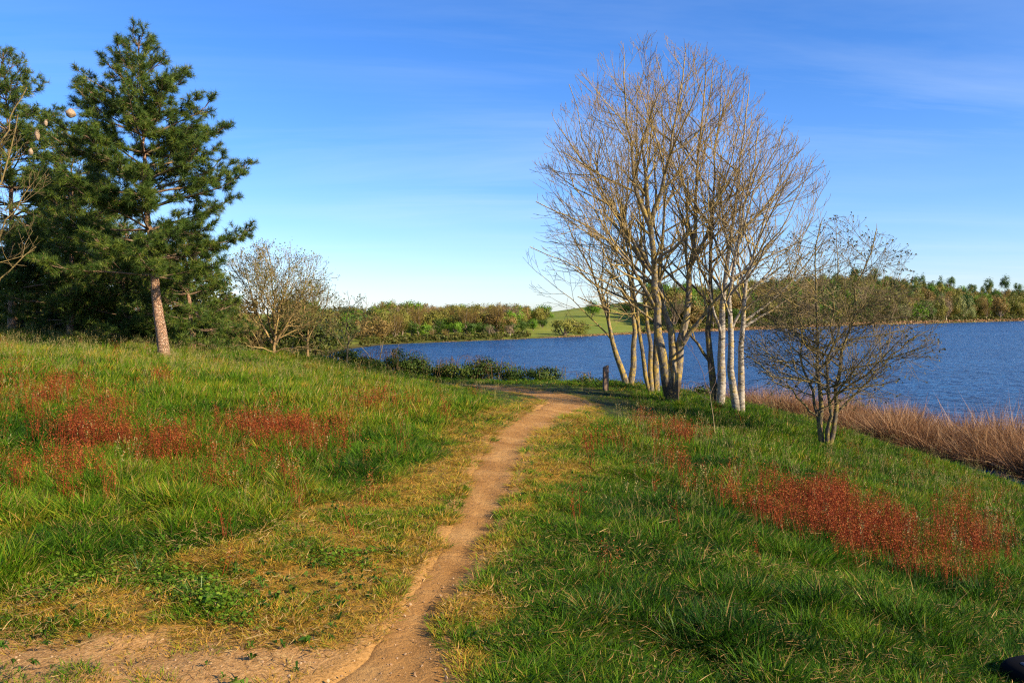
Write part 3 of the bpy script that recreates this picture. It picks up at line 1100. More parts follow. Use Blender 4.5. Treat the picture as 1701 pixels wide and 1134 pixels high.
hs_ = np.interp(y, [20, 30, 40, 50, 60], [1.38, 1.42, 1.3, 1.2, .9]) * NR.uniform(.55, 1.15, n) * (.40 + 1.35 * fnoise(x, y, .7, 97, 2))
ki = np.where(NR.random(n) < .8, NR.integers(0, 6, n), NR.integers(6, 9, n))
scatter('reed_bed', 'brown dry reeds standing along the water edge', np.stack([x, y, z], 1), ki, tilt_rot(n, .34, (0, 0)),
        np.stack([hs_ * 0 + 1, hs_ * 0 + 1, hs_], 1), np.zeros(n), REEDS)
print('reeds', n)


# ------------------------------------------------------------------ tree growth
class Tree:
    def __init__(self, env=None):
        self.env = env            # (centre, radii) crown ellipsoid or None
        self.limbs, self.twigs, self.tips = [], [], []

    def room(self, p, d):
        if self.env is None: return 1e9
        c, r = self.env
        q = (p - c) / r; e = d / r
        A = e @ e; B = 2 * q @ e; C_ = q @ q - 1
        disc = B * B - 4 * A * C_
        if disc <= 0: return 0.0
        return max(0.0, (-B + math.sqrt(disc)) / (2 * A))

    def branch(self, p, d, L, r, level, P):
        L = min(L, self.room(p, d) * R.uniform(.8, 1.08))
        if L < P.get('min', .12): return
        k = 5 if level < P['levels'] else 4
        pts = [p]; dirs = [d]
        up = P['up']
        cur = d
        for i in range(k - 1):
            cur = cur + np.array((R.gauss(0, P['wob']), R.gauss(0, P['wob']), R.gauss(0, P['wob']) + up / (k - 1)))
            cur = cur / math.sqrt(cur @ cur)
            p = p + cur * L / (k - 1)
            pts.append(p); dirs.append(cur)
        tipr = max(r * .35, P['tip'])
        rad = np.linspace(r, tipr, k)
        (self.limbs if r > P.get('limb_r', .02) else self.twigs).append((np.array(pts), rad))
        if level >= P['levels']:
            self.tips.append((pts[-1], cur)); 
            return
        nb = max(2, int(L / P['gap'][min(level, len(P['gap']) - 1)]))
        for j in range(nb):
            u = P['start'] + (1 - P['start']) * (j + R.random()) / nb
            f = u * (k - 1); i0 = min(int(f), k - 2); fr = f - i0
            q = pts[i0] * (1 - fr) + pts[i0 + 1] * fr
            dd = dirs[i0 + 1]
            ang = math.radians(R.uniform(*P['ang']))
            side = np.cross(dd, np.array((R.gauss(0, 1), R.gauss(0, 1), R.gauss(0, 1)))); side /= max(1e-6, math.sqrt(side @ side))
            nd = dd * math.cos(ang) + side * math.sin(ang)
            nl = L * R.uniform(*P['ratio']) * (1.15 - .6 * u)
            nr = min((r * (1 - u) + tipr * u) * .62, r * .6)
            self.branch(q, nd, nl, max(nr, P['tip']), level + 1, P)

    def limb(self, pts, r0, r1, P, n=10, wob=.02, start=.3, spawn=True, gap=None, length=None):
        """a hand-placed limb through given points, side branches spawned along it"""
        pts = np.array(pts, float)
        s_ = np.concatenate([[0], np.cumsum(np.linalg.norm(np.diff(pts, axis=0), axis=1))])
        u = np.linspace(0, s_[-1], n)
        q = np.stack([np.interp(u, s_, pts[:, k]) for k in range(3)], 1)
        for _ in range(2):
            q[1:-1] = q[1:-1] * .5 + (q[:-2] + q[2:]) * .25
        q[1:-1] += NR.normal(0, wob * 1.6, (n - 2, 3))
        rad = r1 + (r0 - r1) * (1 - np.linspace(0, 1, n)) ** 1.65
        self.limbs.append((q, rad))
        if not spawn: return q
        L = s_[-1]
        nb = int(L * (1 - start) / (gap or P['gap0']))
        for j in range(nb):
            v = start + (1 - start) * (j + R.random()) / nb
            f = v * (n - 1); i0 = min(int(f), n - 2); fr = f - i0
            p = q[i0] * (1 - fr) + q[i0 + 1] * fr
            dd = unit(q[i0 + 1] - q[i0])
            ang = math.radians(R.uniform(*P['ang0']))
            side = np.cross(dd, NR.normal(size=3)); side = unit(side)
            nd = unit(dd * math.cos(ang) + side * math.sin(ang))
            rr = (r0 + (r1 - r0) * v) * .5
            ln = (length or P['len0']) * R.uniform(.6, 1.25) * (1.1 - .45 * v)
            self.branch(p, nd, ln, min(rr, .045), 1, P)
        # leader continues past the tip
        self.branch(q[-1], unit(q[-1] - q[-2]), P['len0'] * .8, r1 * .95, 1, P)
        return q


def finish_tree(name, label, tree, base, mats, group=None, cat='tree', leaves=None, sides=6, crown_name='crown'):
    root = empty(name, base)
    tag(root, label, cat, group)
    g = Geo(); tubes(g, tree.limbs, sides)
    add_obj('trunk', g.mesh('trunk', mats[0], True, base), root)
    if tree.twigs:
        g = Geo(); tubes(g, tree.twigs, 3)
        add_obj(crown_name, g.mesh(crown_name, mats[1], True, base), root)
    if leaves is not None:
        add_obj('leaves', leaves.mesh('leaves', mats[2], False, base), root)
    return root


M_BARK = bark_mat('grey_bark', (.25, .21, .15), (.075, .06, .045), (.34, .235, .06), .62, (.29, .205, .095), (.36, .255, .08))
M_BARKC = bark_mat('dark_footed_bark', (.24, .20, .145), (.075, .06, .045), (.33, .23, .06), .6, (.29, .205, .095), (.36, .255, .08), foot=.85)
M_BIRCH = bark_mat('white_bark', (.40, .355, .285), (.15, .12, .09), (.45, .32, .10), .35, (.17, .115, .095), (.30, .22, .10), 3.0, True)
M_BARK2 = bark_mat('olive_bark', (.15, .12, .08), (.06, .045, .035), (.24, .18, .05), .5, (.19, .145, .08), (.26, .20, .07))
M_PINELIMB = bark_mat('pine_limb_bark', (.26, .17, .10), (.10, .06, .04), (.30, .24, .15), .35, (.20, .13, .08), (.24, .16, .10), 9.0)
m, t, out = new_mat('pine_bark')
pos = nn(t, 'ShaderNodeTexCoord').outputs['Object']
mp = nn(t, 'ShaderNodeMapping'); mp.inputs['Scale'].default_value = (1, 1, .42); lk(t, pos, mp.inputs[0])
vo = nn(t, 'ShaderNodeTexVoronoi', feature='DISTANCE_TO_EDGE'); vo.inputs['Scale'].default_value = 34; lk(t, mp.outputs[0], vo.inputs['Vector'])
n1 = noise_tex(t, 25, 5, .7, pos)
c = ramp(t, n1, [(.3, (.24, .125, .07)), (.5, (.44, .255, .15)), (.7, (.52, .42, .33))])
c = mixrgb(t, mapr(t, vo.outputs['Distance'], .0, .07, .6, 0), c, (.13, .065, .04))
surf(t, out, c, rough=.9, spec=.1, bump=mapr(t, vo.outputs['Distance'], 0, .15), bstr=1.0, bdist=.03)
M_PINEBARK = m
M_BUD = leaf_mat('spring_buds', [(0, (.05, .045, .012)), (.6, (.12, .10, .025)), (1, (.22, .17, .04))], .3)
M_BUDG = leaf_mat('young_leaves', [(0, (.05, .07, .012)), (.5, (.12, .14, .02)), (1, (.24, .22, .05))], .35)

ASH = dict(levels=3, gap=[.42, .32, .21], gap0=.36, up=.38, wob=.095, tip=.0044, start=.18, ang=(22, 48), ang0=(28, 58), ratio=(.42, .74), len0=2.6, limb_r=.021, min=.10)


def P_(lst, Y, jit=0.0):
    """list of (px, py[, dy]) at depth Y"""
    return [at(q[0], q[1], Y + (q[2] if len(q) > 2 else 0)) for q in lst]


crown_c = at(1105, 338, 22.3)
crown_r = np.array((4.05, 3.4, 4.35))


def env_for(px, w=1.0, Y=22.3, top=70, bot=600, half=150):
    zc = (at(px, top, Y)[2] + at(px, bot, Y)[2]) / 2
    c = at(px, 300, Y).copy(); c[2] = zc
    return (c, np.array((half / F * Y, half / F * Y * .95, (at(px, top, Y)[2] - at(px, bot, Y)[2]) / 2)))


# the thick three-stemmed tree beside the path bend
tC = Tree(env_for(1090, top=62, bot=640, half=215, Y=22))
tC.limb(P_([(1117, 682), (1117, 660), (1116, 635), (1118, 618)], 22), 0.215, .165, ASH, 6, 0, spawn=False)
tC.limb(P_([(1112, 655), (1100, 600, -.1), (1094, 520, -.2), (1086, 440, -.3), (1080, 372, -.3)], 22), 0.166, .075, ASH, 12, .012, start=.55, gap=.5, length=1.7)
tC.limb(P_([(1080, 375, -.3), (1062, 340, -.4), (1050, 260, -.5), (1040, 180, -.5), (1036, 120, -.5)], 22), 0.073, .016, ASH, 10, .02, start=.08)
tC.limb(P_([(1080, 375, -.3), (1102, 330, -.3), (1112, 250, -.2), (1128, 170, -.2), (1137, 100, -.2)], 22), 0.080, .016, ASH, 10, .02, start=.08)
tC.limb(P_([(1120, 655), (1122, 590, .1), (1112, 520, .2), (1090, 450, .3), (1040, 375, .3), (990, 300, .2), (945, 235, .1)], 22), 0.140, .018, ASH, 14, .02, start=.3)
tC.limb(P_([(1121, 650), (1132, 570, .1), (1148, 490, .3), (1152, 400, .4), (1160, 300, .5), (1165, 200, .5), (1172, 130, .5)], 22), 0.140, .018, ASH, 14, .02, start=.3)
tC.limb(P_([(1131, 575, .1), (1160, 535, -.2), (1195, 490, -.5), (1250, 430, -.8), (1300, 385, -1.0)], 22), 0.080, .014, ASH, 10, .02, start=.3)
tC.limb(P_([(1094, 520, -.2), (1050, 440, -.6), (1000, 390, -.9), (930, 350, -1.1), (890, 335, -1.2)], 22), 0.060, .012, ASH, 10, .025, start=.2)
tC.limb(P_([(1086, 440, -.3), (1130, 400, -.9), (1185, 345, -1.3), (1215, 290, -1.5)], 22), 0.053, .012, ASH, 9, .02, start=.2)
for lst, r0 in [([(1105, 500, -.1), (1040, 420, -.5), (970, 330, -.8), (920, 240, -.9)], .045), ([(1092, 470, -.1), (1020, 350, .6), (970, 240, 1.0), (945, 140, 1.0)], .04),
                ([(1150, 440, .3), (1190, 330, -.4), (1225, 230, -.8), (1235, 160, -.8)], .04),
                ([(1096, 540, -.1), (1030, 480, -.8), (950, 440, -1.2), (880, 410, -1.3)], .035), ([(1152, 400, .4), (1130, 280, .9), (1110, 160, 1.2), (1090, 95, 1.2)], .03)]:
    tC.limb(P_(lst, 22), r0, .010, ASH, 9, .03, start=.15)
finish_tree('bare_tree', 'thick dark-based bare tree splitting low into three stems beside the path bend', tC, at(1117, 676, 22), (M_BARKC, M_BARK))

# V-shaped pair behind the post
tA = Tree(env_for(985, top=300, bot=625, half=120, Y=26))
PA = dict(ASH, len0=1.6)
tA.limb(P_([(1041, 640), (1026, 590), (1012, 545), (1000, 490), (975, 430), (950, 390)], 26), .118, .02, PA, 12, .02, start=.3)
tA.limb(P_([(1047, 640), (1056, 580), (1052, 510), (1046, 440), (1030, 370), (1022, 300)], 26), .118, .02, PA, 12, .02, start=.3)
tA.limb(P_([(1020, 570), (985, 530), (950, 500), (915, 470)], 26), .03, .01, PA, 8, .02, start=.2)
tA.limb(P_([(1012, 545), (1000, 470), (1000, 400), (1005, 330)], 26), .04, .012, PA, 8, .02, start=.2)
finish_tree('bare_tree', 'slim bare tree with two stems in a V just behind the wooden post', tA, at(1044, 640, 26), (M_BARK, M_BARK))

# clump of three stems
tB = Tree(env_for(1050, top=120, bot=620, half=170, Y=24.5))
tB.limb(P_([(1080, 656), (1070, 600), (1060, 540), (1052, 460), (1035, 360), (1010, 260)], 24.5), 0.080, .016, ASH, 12, .02, start=.3)
tB.limb(P_([(1083, 656), (1081, 600), (1079, 540), (1070, 450), (1060, 320), (1058, 200)], 24.5), 0.086, .016, ASH, 12, .02, start=.3)
tB.limb(P_([(1090, 652, .3), (1091, 590, .3), (1089, 520, .3), (1098, 430, .3), (1106, 300, .4), (1100, 190, .4)], 24.5), 0.126, .018, ASH, 12, .015, start=.35)
finish_tree('bare_tree', 'bare tree of three close stems between the V-shaped one and the thick one', tB, at(1084, 655, 24.5), (M_BARK, M_BARK))

# dark leaning stem and pale stem
tD = Tree(env_for(1200, top=110, bot=620, half=165, Y=22.6))
tD.limb(P_([(1190, 673), (1182, 620), (1176, 560), (1176, 480), (1184, 360), (1190, 240), (1198, 160)], 22.5), 0.113, .016, ASH, 13, .02, start=.32)
tD.limb(P_([(1183, 615), (1168, 580), (1148, 562), (1140, 545)], 22.5), 0.060, .03, ASH, 6, .01, start=.6, length=1.2)
finish_tree('bare_tree', 'dark leaning bare tree with one side limb next to a pale trunk', tD, at(1190, 673, 22.5), (M_BARK2, M_BARK))
tD2 = Tree(env_for(1225, top=130, bot=620, half=150, Y=22.3))
tD2.limb(P_([(1196, 674), (1198, 620), (1199, 560), (1202, 480), (1216, 370), (1232, 260), (1240, 180)], 22.3), 0.133, .018, ASH, 13, .015, start=.34)
tD2.limb(P_([(1199, 560), (1190, 530), (1178, 490), (1165, 420)], 22.3), 0.053, .014, ASH, 8, .01, start=.3)
finish_tree('bare_tree', 'pale trunked bare tree standing against the dark leaning one', tD2, at(1196, 674, 22.3), (M_BIRCH, M_BARK))
# two white stems
for lst, r0 in [([(1202, 480), (1240, 380, -.5), (1290, 280, -.8), (1300, 220, -.8)], .035), ([(1210, 420), (1250, 330, .5), (1270, 240, .8), (1275, 180, .8)], .035)]:
    tD2.limb(P_(lst, 22.3), r0, .010, ASH, 9, .03, start=.15)
tE = Tree(env_for(1262, top=185, bot=640, half=130, Y=21.2))
tE.limb(P_([(1225, 688), (1216, 620), (1211, 550), (1214, 470), (1230, 360), (1255, 260)], 21), 0.113, .018, ASH, 12, .012, start=.36)
tE.limb(P_([(1213, 560), (1225, 520), (1250, 480), (1300, 440)], 21), 0.047, .012, ASH, 8, .01, start=.3)
tE.limb(P_([(1231, 690), (1232, 620), (1231, 550), (1236, 470), (1265, 370), (1300, 290)], 21), 0.106, .018, ASH, 12, .012, start=.34)
tE.limb(P_([(1232, 545), (1260, 530), (1300, 505), (1345, 470)], 21), 0.047, .010, ASH, 8, .01, start=.3)
for lst, r0 in [([(1236, 470), (1280, 400, -.5), (1320, 340, -.8), (1340, 290, -.8)], .035), ([(1235, 500), (1280, 440, .5), (1325, 400, .8), (1350, 360, .8)], .03),
                ([(1220, 420), (1250, 330, -.3), (1285, 250, -.5), (1300, 215, -.5)], .03), ([(1232, 530), (1270, 490, -.4), (1320, 450, -.6), (1345, 420, -.6)], .026)]:
    tE.limb(P_(lst, 21), r0, .010, ASH, 9, .03, start=.15)
finish_tree('white_tree', 'slender bare tree with two white stems nearest the reed bed', tE, at(1228, 688, 21), (M_BIRCH, M_BARK))

# spreading budding tree on the right slope
BUSHY = dict(levels=3, gap=[.27, .19, .13], gap0=.165, up=.20, wob=.08, tip=.0030, start=.15, ang=(25, 55), ang0=(50, 85), ratio=(.42, .74), len0=1.9, limb_r=.02, min=.08)
tF = Tree((at(1392, 560, 18) + np.array((0, 0, -.1)), np.array((2.15, 1.9, 2.75))))
for lst, r0 in [([(1366, 745), (1360, 690), (1358, 620), (1355, 540), (1352, 450), (1364, 370)], .065),
                ([(1378, 742, -.1), (1386, 670, -.1), (1400, 600, -.2), (1412, 520, -.2), (1438, 440, -.2), (1455, 385, -.2)], .06),
                ([(1370, 742, .1), (1352, 670, .1), (1336, 600, .2), (1325, 520, .2), (1318, 470, .2)], .045),
                ([(1374, 742, -.1), (1378, 680, -.2), (1376, 600, -.3), (1385, 500, -.3), (1392, 430, -.3)], .05),
                ([(1382, 700, .0), (1420, 650, -.1), (1470, 600, -.2), (1520, 560, -.2)], .03),
                ([(1358, 690, .0), (1320, 655, -.1), (1275, 625, -.2), (1255, 600, -.2)], .025)]:
    tF.limb(P_(lst, 18), r0, .012, BUSHY, 12, .025, start=.22)
g = Geo()
T_ = [q for q in tF.tips if R.random() < .8]
C = np.array([q[0] for q in T_])
C = np.concatenate([C, C + NR.normal(0, .03, C.shape)])
leaf_quads(g, C, rand_unit(len(C)), NR.uniform(.03, .065, len(C)), .6, rnd=NR.random(len(C)))
finish_tree('budding_tree', 'low spreading tree with several stems and opening buds on the bank beside the reeds', tF, at(1371, 742, 18), (M_BARK2, M_BARK2, M_BUD), leaves=g)

# thin sapling
tG = Tree()
PS = dict(BUSHY, levels=2, len0=.5, gap0=.35)
tG.limb(P_([(1188, 728), (1186, 690), (1178, 650), (1168, 620), (1150, 585)], 16.5), .012, .004, PS, 9, .01, start=.4)
tG.limb(P_([(1180, 655), (1192, 630), (1198, 600)], 16.5), .006, .003, PS, 6, .01, start=.4)
finish_tree('sapling', 'thin pale whip of a sapling in the grass before the thick tree', tG, at(1188, 728, 16.5), (M_BIRCH, M_BIRCH), cat='sapling')


# ------------------------------------------------------------------ pines
m, t, out = new_mat('pine_needles')
c = ramp(t, attr(t, 'rnd'), [(0, (.018, .046, .008)), (.5, (.060, .105, .014)), (.85, (.14, .18, .022)), (1, (.24, .22, .035))])
surf(t, out, c, rough=.5, spec=.2, trans=.12)
M_NEEDLE = m
m, t, out = new_mat('pine_candle')
surf(t, out, (.30, .16, .08), rough=.7)
M_CANDLE = m


def needle_tufts(geo, C, D, length, n_needles, width=.0065, shade=None):
    """brush of needles round every shoot (C base, D direction)"""
    n = len(C)
    Cn = np.repeat(C, n_needles, 0); Dn = np.repeat(D, n_needles, 0)
    u = NR.uniform(-.09, .04, n * n_needles)[:, None]
    o = unit(NR.normal(size=(n * n_needles, 3)))
    f = NR.uniform(.0, 1.2, n * n_needles)[:, None]
    dirn = unit(Dn * f + unit(o - (o * Dn).sum(1, keepdims=True) * Dn) * .85)
    base = Cn + Dn * u
    L = length * NR.uniform(.7, 1.15, n * n_needles)[:, None]
    s = unit(np.cross(dirn, rand_unit(n * n_needles))) * width * .5
    V = np.stack([base - s, base + s, base + dirn * L], 1).reshape(-1, 3)
    sh = np.repeat(shade if shade is not None else NR.random(n), n_needles)
    rv = np.clip(sh * .6 + NR.random(n * n_needles) * .4, 0, 1)
    geo.add(V, T=np.arange(len(V)).reshape(-1, 3), rnd=np.repeat(rv, 3))


def make_pine(label, trunk_pts, r0, whorl_from, tiers, reach, needles=56, seed=1, nlen=.15, dens=1.0, width=.009, group='pines at the edge of the meadow'):
    """trunk_pts world points; reach(v, azimuth) -> branch length in metres at trunk fraction v"""
    rr = random.Random(seed)
    base = np.array(trunk_pts[0])
    tr = Tree()
    q = tr.limb(trunk_pts, r0, .018, dict(gap0=1), 22, .012, spawn=False)
    H = np.linalg.norm(q[-1] - q[0])
    shoots = []
    limbs = tr.limbs
    v = whorl_from
    tier = 0
    while v < .985:
        f = v * 21; i0 = min(int(f), 20); p = q[i0] * (1 - (f - i0)) + q[i0 + 1] * (f - i0)
        nbr = rr.choice((5, 6, 7)) if v < .85 else rr.choice((4, 5))
        a0 = rr.uniform(0, 6.28)
        for b in range(nbr):
            az = a0 + b * 2 * math.pi / nbr + rr.uniform(-.3, .3)
            L = reach(v, az) * rr.uniform(.78, 1.1)
            if L < .12: continue
            el = math.radians(np.interp(v, [.2, .5, .8, 1], [2, 12, 28, 52])) + rr.uniform(-.25, .22)
            d = np.array((math.cos(az) * math.cos(el), math.sin(az) * math.cos(el), math.sin(el)))
            k = 7; pts = [p]; cur = d; dirs = [d]
            for i in range(k - 1):
                cur = unit(cur + np.array((rr.gauss(0, .09), rr.gauss(0, .09), rr.gauss(.035, .05) + (.16 if i > 3 else -.03))))
                pts.append(pts[-1] + cur * L / (k - 1)); dirs.append(cur)
            rb = .008 + .009 * L
            limbs.append((np.array(pts), np.linspace(rb, .006, k)))
            shoots.append((pts[-1], cur))
            ns = int(L / .095 * dens * (1.0 if v < .78 else .6))
            for j in range(ns):
                u = .22 + .78 * (j + rr.random()) / ns
                ff = u * (k - 1); i1 = min(int(ff), k - 2)
                pp = pts[i1] * (1 - (ff - i1)) + pts[i1 + 1] * (ff - i1)
                sd_ = unit(np.cross(dirs[i1], np.array((rr.gauss(0, .5), rr.gauss(0, .5), 1.0)))) * rr.choice((-1, 1))
                nd = unit(dirs[i1] * .9 + sd_ * rr.uniform(.5, 1.1) + np.array((0, 0, rr.uniform(-.1, .4))))
                l2 = (.18 + .42 * (1 - u) * min(1, L)) * rr.uniform(.6, 1.2)
                p2 = pp + nd * l2 * .55; e2 = unit(nd + np.array((0, 0, .25))); p3 = p2 + e2 * l2 * .45
                limbs_t.append((np.array([pp, p2, p3]), np.array([.008, .006, .004])))
                shoots.append((p3, e2))
                if l2 > .22:
                    for _ in range(2 if l2 < .4 else 3):
                        w_ = rr.uniform(.2, .9)
                        s2 = unit(nd + np.array((rr.gauss(0, .7), rr.gauss(0, .7), rr.gauss(.15, .35))))
                        pq = pp + nd * l2 * w_
                        p4 = pq + s2 * rr.uniform(.1, .2)
                        limbs_t.append((np.array([pq, (pq + p4) / 2, p4]), np.array([.006, .005, .004])))
                        shoots.append((p4, s2))
        v += tiers * rr.uniform(.8, 1.2) * (1.0 if v < .8 else .8)
    shoots.append((q[-1], np.array((0, 0, 1.))))
    root = empty('pine_tree', base)
    tag(root, label, 'tree', group)
    g = Geo(); tubes(g, [limbs[0]], 9)
    add_obj('trunk', g.mesh('trunk', M_PINEBARK, True, base), root)
    g = Geo(); tubes(g, limbs[1:], 5); 
    if limbs_t: tubes(g, limbs_t, 3)
    add_obj('branches', g.mesh('branches', M_PINELIMB, True, base), root)
    C = np.array([s_[0] for s_ in shoots]); D = np.array([s_[1] for s_ in shoots])
    g = Geo()
    needle_tufts(g, C, D, nlen, needles, width)
    tag(add_obj('needles', g.mesh('needles', M_NEEDLE, False, base), root), kind='stuff')
    k = NR.random(len(C)) < .5
    g = Geo()
    tubes(g, [(np.array([c_, c_ + d_ * .03, c_ + d_ * .05]), np.array([.007, .006, .002])) for c_, d_ in zip(C[k], D[k])], 4)
    tag(add_obj('buds', g.mesh('buds', M_CANDLE, False, base), root), kind='stuff')
    limbs_t.clear()
    print('pine shoots', len(C))
    return root


limbs_t = []


def reach_main(v, az):
    r = np.interp(v, [.28, .37, .47, .6, .69, .78, .84, .91, .97, 1.0], [2.2, 2.65, 2.6, 2.4, 2.05, 1.55, 1.05, .62, .38, .25])
    c = math.cos(az)
    return r * (1.0 - .12 * c if c < 0 else 1.0)


make_pine('tall pine with a pale orange leaning trunk in front of the other pines',
          P_([(273, 602), (262, 510), (254, 430), (245, 350), (240, 250), (235, 150), (231, 62)], 20), .15, .27, .048, reach_main, 60, 3)
make_pine('dark pine with a straight reddish trunk half hidden by bare twigs',
          P_([(22, 552), (22, 480), (20, 380), (16, 250), (10, 160), (5, 88)], 26), .15, .16, .055,
          lambda v, az: np.interp(v, [.15, .3, .5, .7, .85, 1], [3.4, 3.3, 2.7, 1.9, 1.1, .3]), 26, 5, .17, 1.2, .013)
make_pine('shorter bushy pine in the shade between the two pines',
          P_([(118, 560), (118, 450), (120, 330), (121, 215)], 25), .12, .08, .065,
          lambda v, az: np.interp(v, [.05, .3, .55, .8, 1], [2.2, 2.4, 1.9, 1.0, .3]), 22, 9, .17, .9, .014)
make_pine('low spreading pine close behind the leaning trunk',
          P_([(320, 580), (316, 520), (312, 460), (310, 395)], 23.5), .10, .06, .10,
          lambda v, az: np.interp(v, [.05, .4, .7, 1], [1.7, 1.6, 1.0, .3]), 22, 11, .17, .9, .014)
make_pine('young pine filling the dark gap beside the low spreading one',
          P_([(205, 575), (205, 510), (206, 450), (208, 380)], 25), .10, .05, .10,
          lambda v, az: np.interp(v, [.05, .4, .7, 1], [2.2, 1.9, 1.1, .3]), 22, 13, .17, .9, .014)

make_pine('dense young pine in the dark beneath the straight-trunked one',
          P_([(62, 560), (62, 500), (64, 430), (64, 380)], 28), .10, .03, .10,
          lambda v, az: np.interp(v, [.03, .4, .7, 1], [2.4, 2.1, 1.2, .3]), 22, 17, .18, 1.1, .016)
make_pine('dense young pine in the dark between the tall one and the bushy one',
          P_([(165, 565), (165, 500), (166, 420), (166, 350)], 27.5), .10, .03, .10,
          lambda v, az: np.interp(v, [.03, .4, .7, 1], [2.4, 2.1, 1.3, .3]), 22, 19, .18, 1.1, .016)
make_pine('small dark pine on the sunny side of the low spreading one',
          P_([(262, 585), (262, 520), (262, 470), (262, 420)], 26), .09, .03, .10,
          lambda v, az: np.interp(v, [.03, .4, .7, 1], [2.2, 1.9, 1.1, .3]), 22, 23, .18, 1.1, .016)
# silk nests of the pine moth, hanging in the pines
m, t, out = new_mat('silk_nest')
n1 = noise_tex(t, 30, 4, .6, nn(t, 'ShaderNodeTexCoord').outputs['Object'])
surf(t, out, ramp(t, n1, [(.3, (.17, .11, .065)), (.6, (.38, .27, .17))]), rough=.8, bump=n1, bstr=.6, bdist=.01)
M_SILK = m
for (px, py, Y, a, b, lab) in [(117, 188, 18.2, .105, .10, 'round pale silk nest hanging alone at the tip of a pine branch against the sky'),
                               (62, 222, 24.0, .075, .19, 'long pinkish silk nest low on a pine branch beside the bare twigs'),
                               (51, 252, 24.0, .07, .10, 'small silk nest just below the long one in the dark pine'),
                               (76, 204, 24.4, .055, .10, 'faint silk nest above the long one among pine needles')]:
    c = at(px, py, Y)
    bm = bmesh.new()
    bmesh.ops.create_uvsphere(bm, u_segments=16, v_segments=12, radius=1)
    for v in bm.verts:
        k = 1 + .25 * (mnoise.noise(v.co * 1.7 + Vector(c)) )
        taper = 1 - .35 * max(0, v.co.z)
        v.co = Vector((v.co.x * a * k * taper, v.co.y * a * k * taper, v.co.z * b * k))
    me = bpy.data.meshes.new('silk_nest'); bm.to_mesh(me); bm.free()
    me.materials.append(M_SILK)
    for p in me.polygons: p.use_smooth = True
    root = empty('silk_nest', c)
    tag(root, lab, 'nest')
    add_obj('sac', me, root)
    g = Geo(); tubes(g, [(np.array([(0, 0, b * .8), (.05, .05, b * 1.1), (.14, .10, b * 1.0 + .02)]), np.array([.005, .005, .006]))], 5)
    add_obj('twig', g.mesh('twig', M_PINEBARK, True), root)


# ------------------------------------------------------------------ bare trees and shrubs on the left
HAZEL = dict(levels=3, gap=[.22, .17, .13], gap0=.12, up=.35, wob=.09, tip=.0044, start=.15, ang=(22, 50), ang0=(35, 70), ratio=(.4, .7), len0=1.4, limb_r=.02, min=.08)
M_BARK_O = bark_mat('orange_bark', (.44, .29, .13), (.2, .12, .06), (.38, .27, .07), .4, (.30, .22, .09), (.36, .25, .09))


def buds(tree, frac, lo, hi, jit=.04, mult=1):
    g = Geo()
    T_ = [q for q in tree.tips if R.random() < frac]
    C = np.array([q[0] for q in T_ for _ in range(mult)])
    C = C + NR.normal(0, jit, C.shape)
    leaf_quads(g, C, rand_unit(len(C)), NR.uniform(lo, hi, len(C)), .65, rnd=NR.random(len(C)))
    return g


tt = Tree((at(455, 500, 26), np.array((2.3, 2.0, 1.95))))
for lst, r0 in [([(455, 594), (456, 540), (452, 490), (450, 440)], .06), ([(452, 570), (430, 530), (415, 480), (405, 440)], .04),
                ([(458, 572), (480, 530), (500, 490), (512, 460)], .04), ([(455, 585, -.2), (420, 575, -.4), (385, 570, -.5)], .03),
                ([(457, 585, -.2), (500, 575, -.4), (540, 585, -.5)], .03), ([(456, 560, -.1), (470, 500, -.2), (480, 440, -.2)], .035),
                ([(456, 560, .1), (436, 500, .2), (425, 440, .2)], .035)]:
    tt.limb(P_(lst, 26), r0, .012, HAZEL, 9, .02, start=.18)
finish_tree('bare_shrub', 'wide twiggy bare shrub tree with an orange trunk beyond the grassy crest', tt, at(455, 594, 26), (M_BARK_O, M_BARK_O, M_BUDG), cat='shrub', leaves=buds(tt, .9, .03, .07, .06, 3))
tt = Tree((at(515, 530, 27), np.array((1.35, 1.2, 1.3))))
for lst, r0 in [([(511, 596), (510, 555), (506, 510), (504, 470)], .05), ([(511, 565), (535, 530), (545, 495)], .03), ([(511, 570), (485, 540), (475, 510)], .03)]:
    tt.limb(P_(lst, 27), r0, .01, HAZEL, 8, .02, start=.2)
finish_tree('bare_shrub', 'small budding shrub tree just beside the wide twiggy one', tt, at(511, 596, 27), (M_BARK_O, M_BARK_O, M_BUDG), cat='shrub', leaves=buds(tt, .8, .04, .08))
tt = Tree((at(578, 555, 29), np.array((1.25, 1.1, 1.55))))
PT = dict(HAZEL, len0=1.0, gap0=.2)
for lst, r0 in [([(576, 612), (576, 570), (577, 530), (578, 490)], .045), ([(577, 575), (600, 545), (608, 510)], .022), ([(576, 580), (552, 550), (548, 520)], .022)]:
    tt.limb(P_(lst, 29), r0, .008, PT, 8, .02, start=.2)
finish_tree('bare_shrub', 'thin young tree with small pale leaves standing before the lake inlet', tt, at(576, 612, 29), (M_BARK_O, M_BARK_O, M_BUDG), cat='shrub', leaves=buds(tt, .9, .05, .09))
tt = Tree((at(640, 590, 33), np.array((1.3, 1.0, .8))))
for lst, r0 in [([(628, 612), (650, 592), (668, 575)], .03), ([(628, 612), (610, 590), (600, 575)], .025), ([(628, 612), (632, 585), (640, 560)], .025)]:
    tt.limb(P_(lst, 32), r0, .008, PT, 7, .02, start=.2)
finish_tree('bare_shrub', 'low brown bare bush leaning over the inlet at the end of the brambles', tt, at(628, 612, 32), (M_BARK2, M_BARK2), cat='shrub')

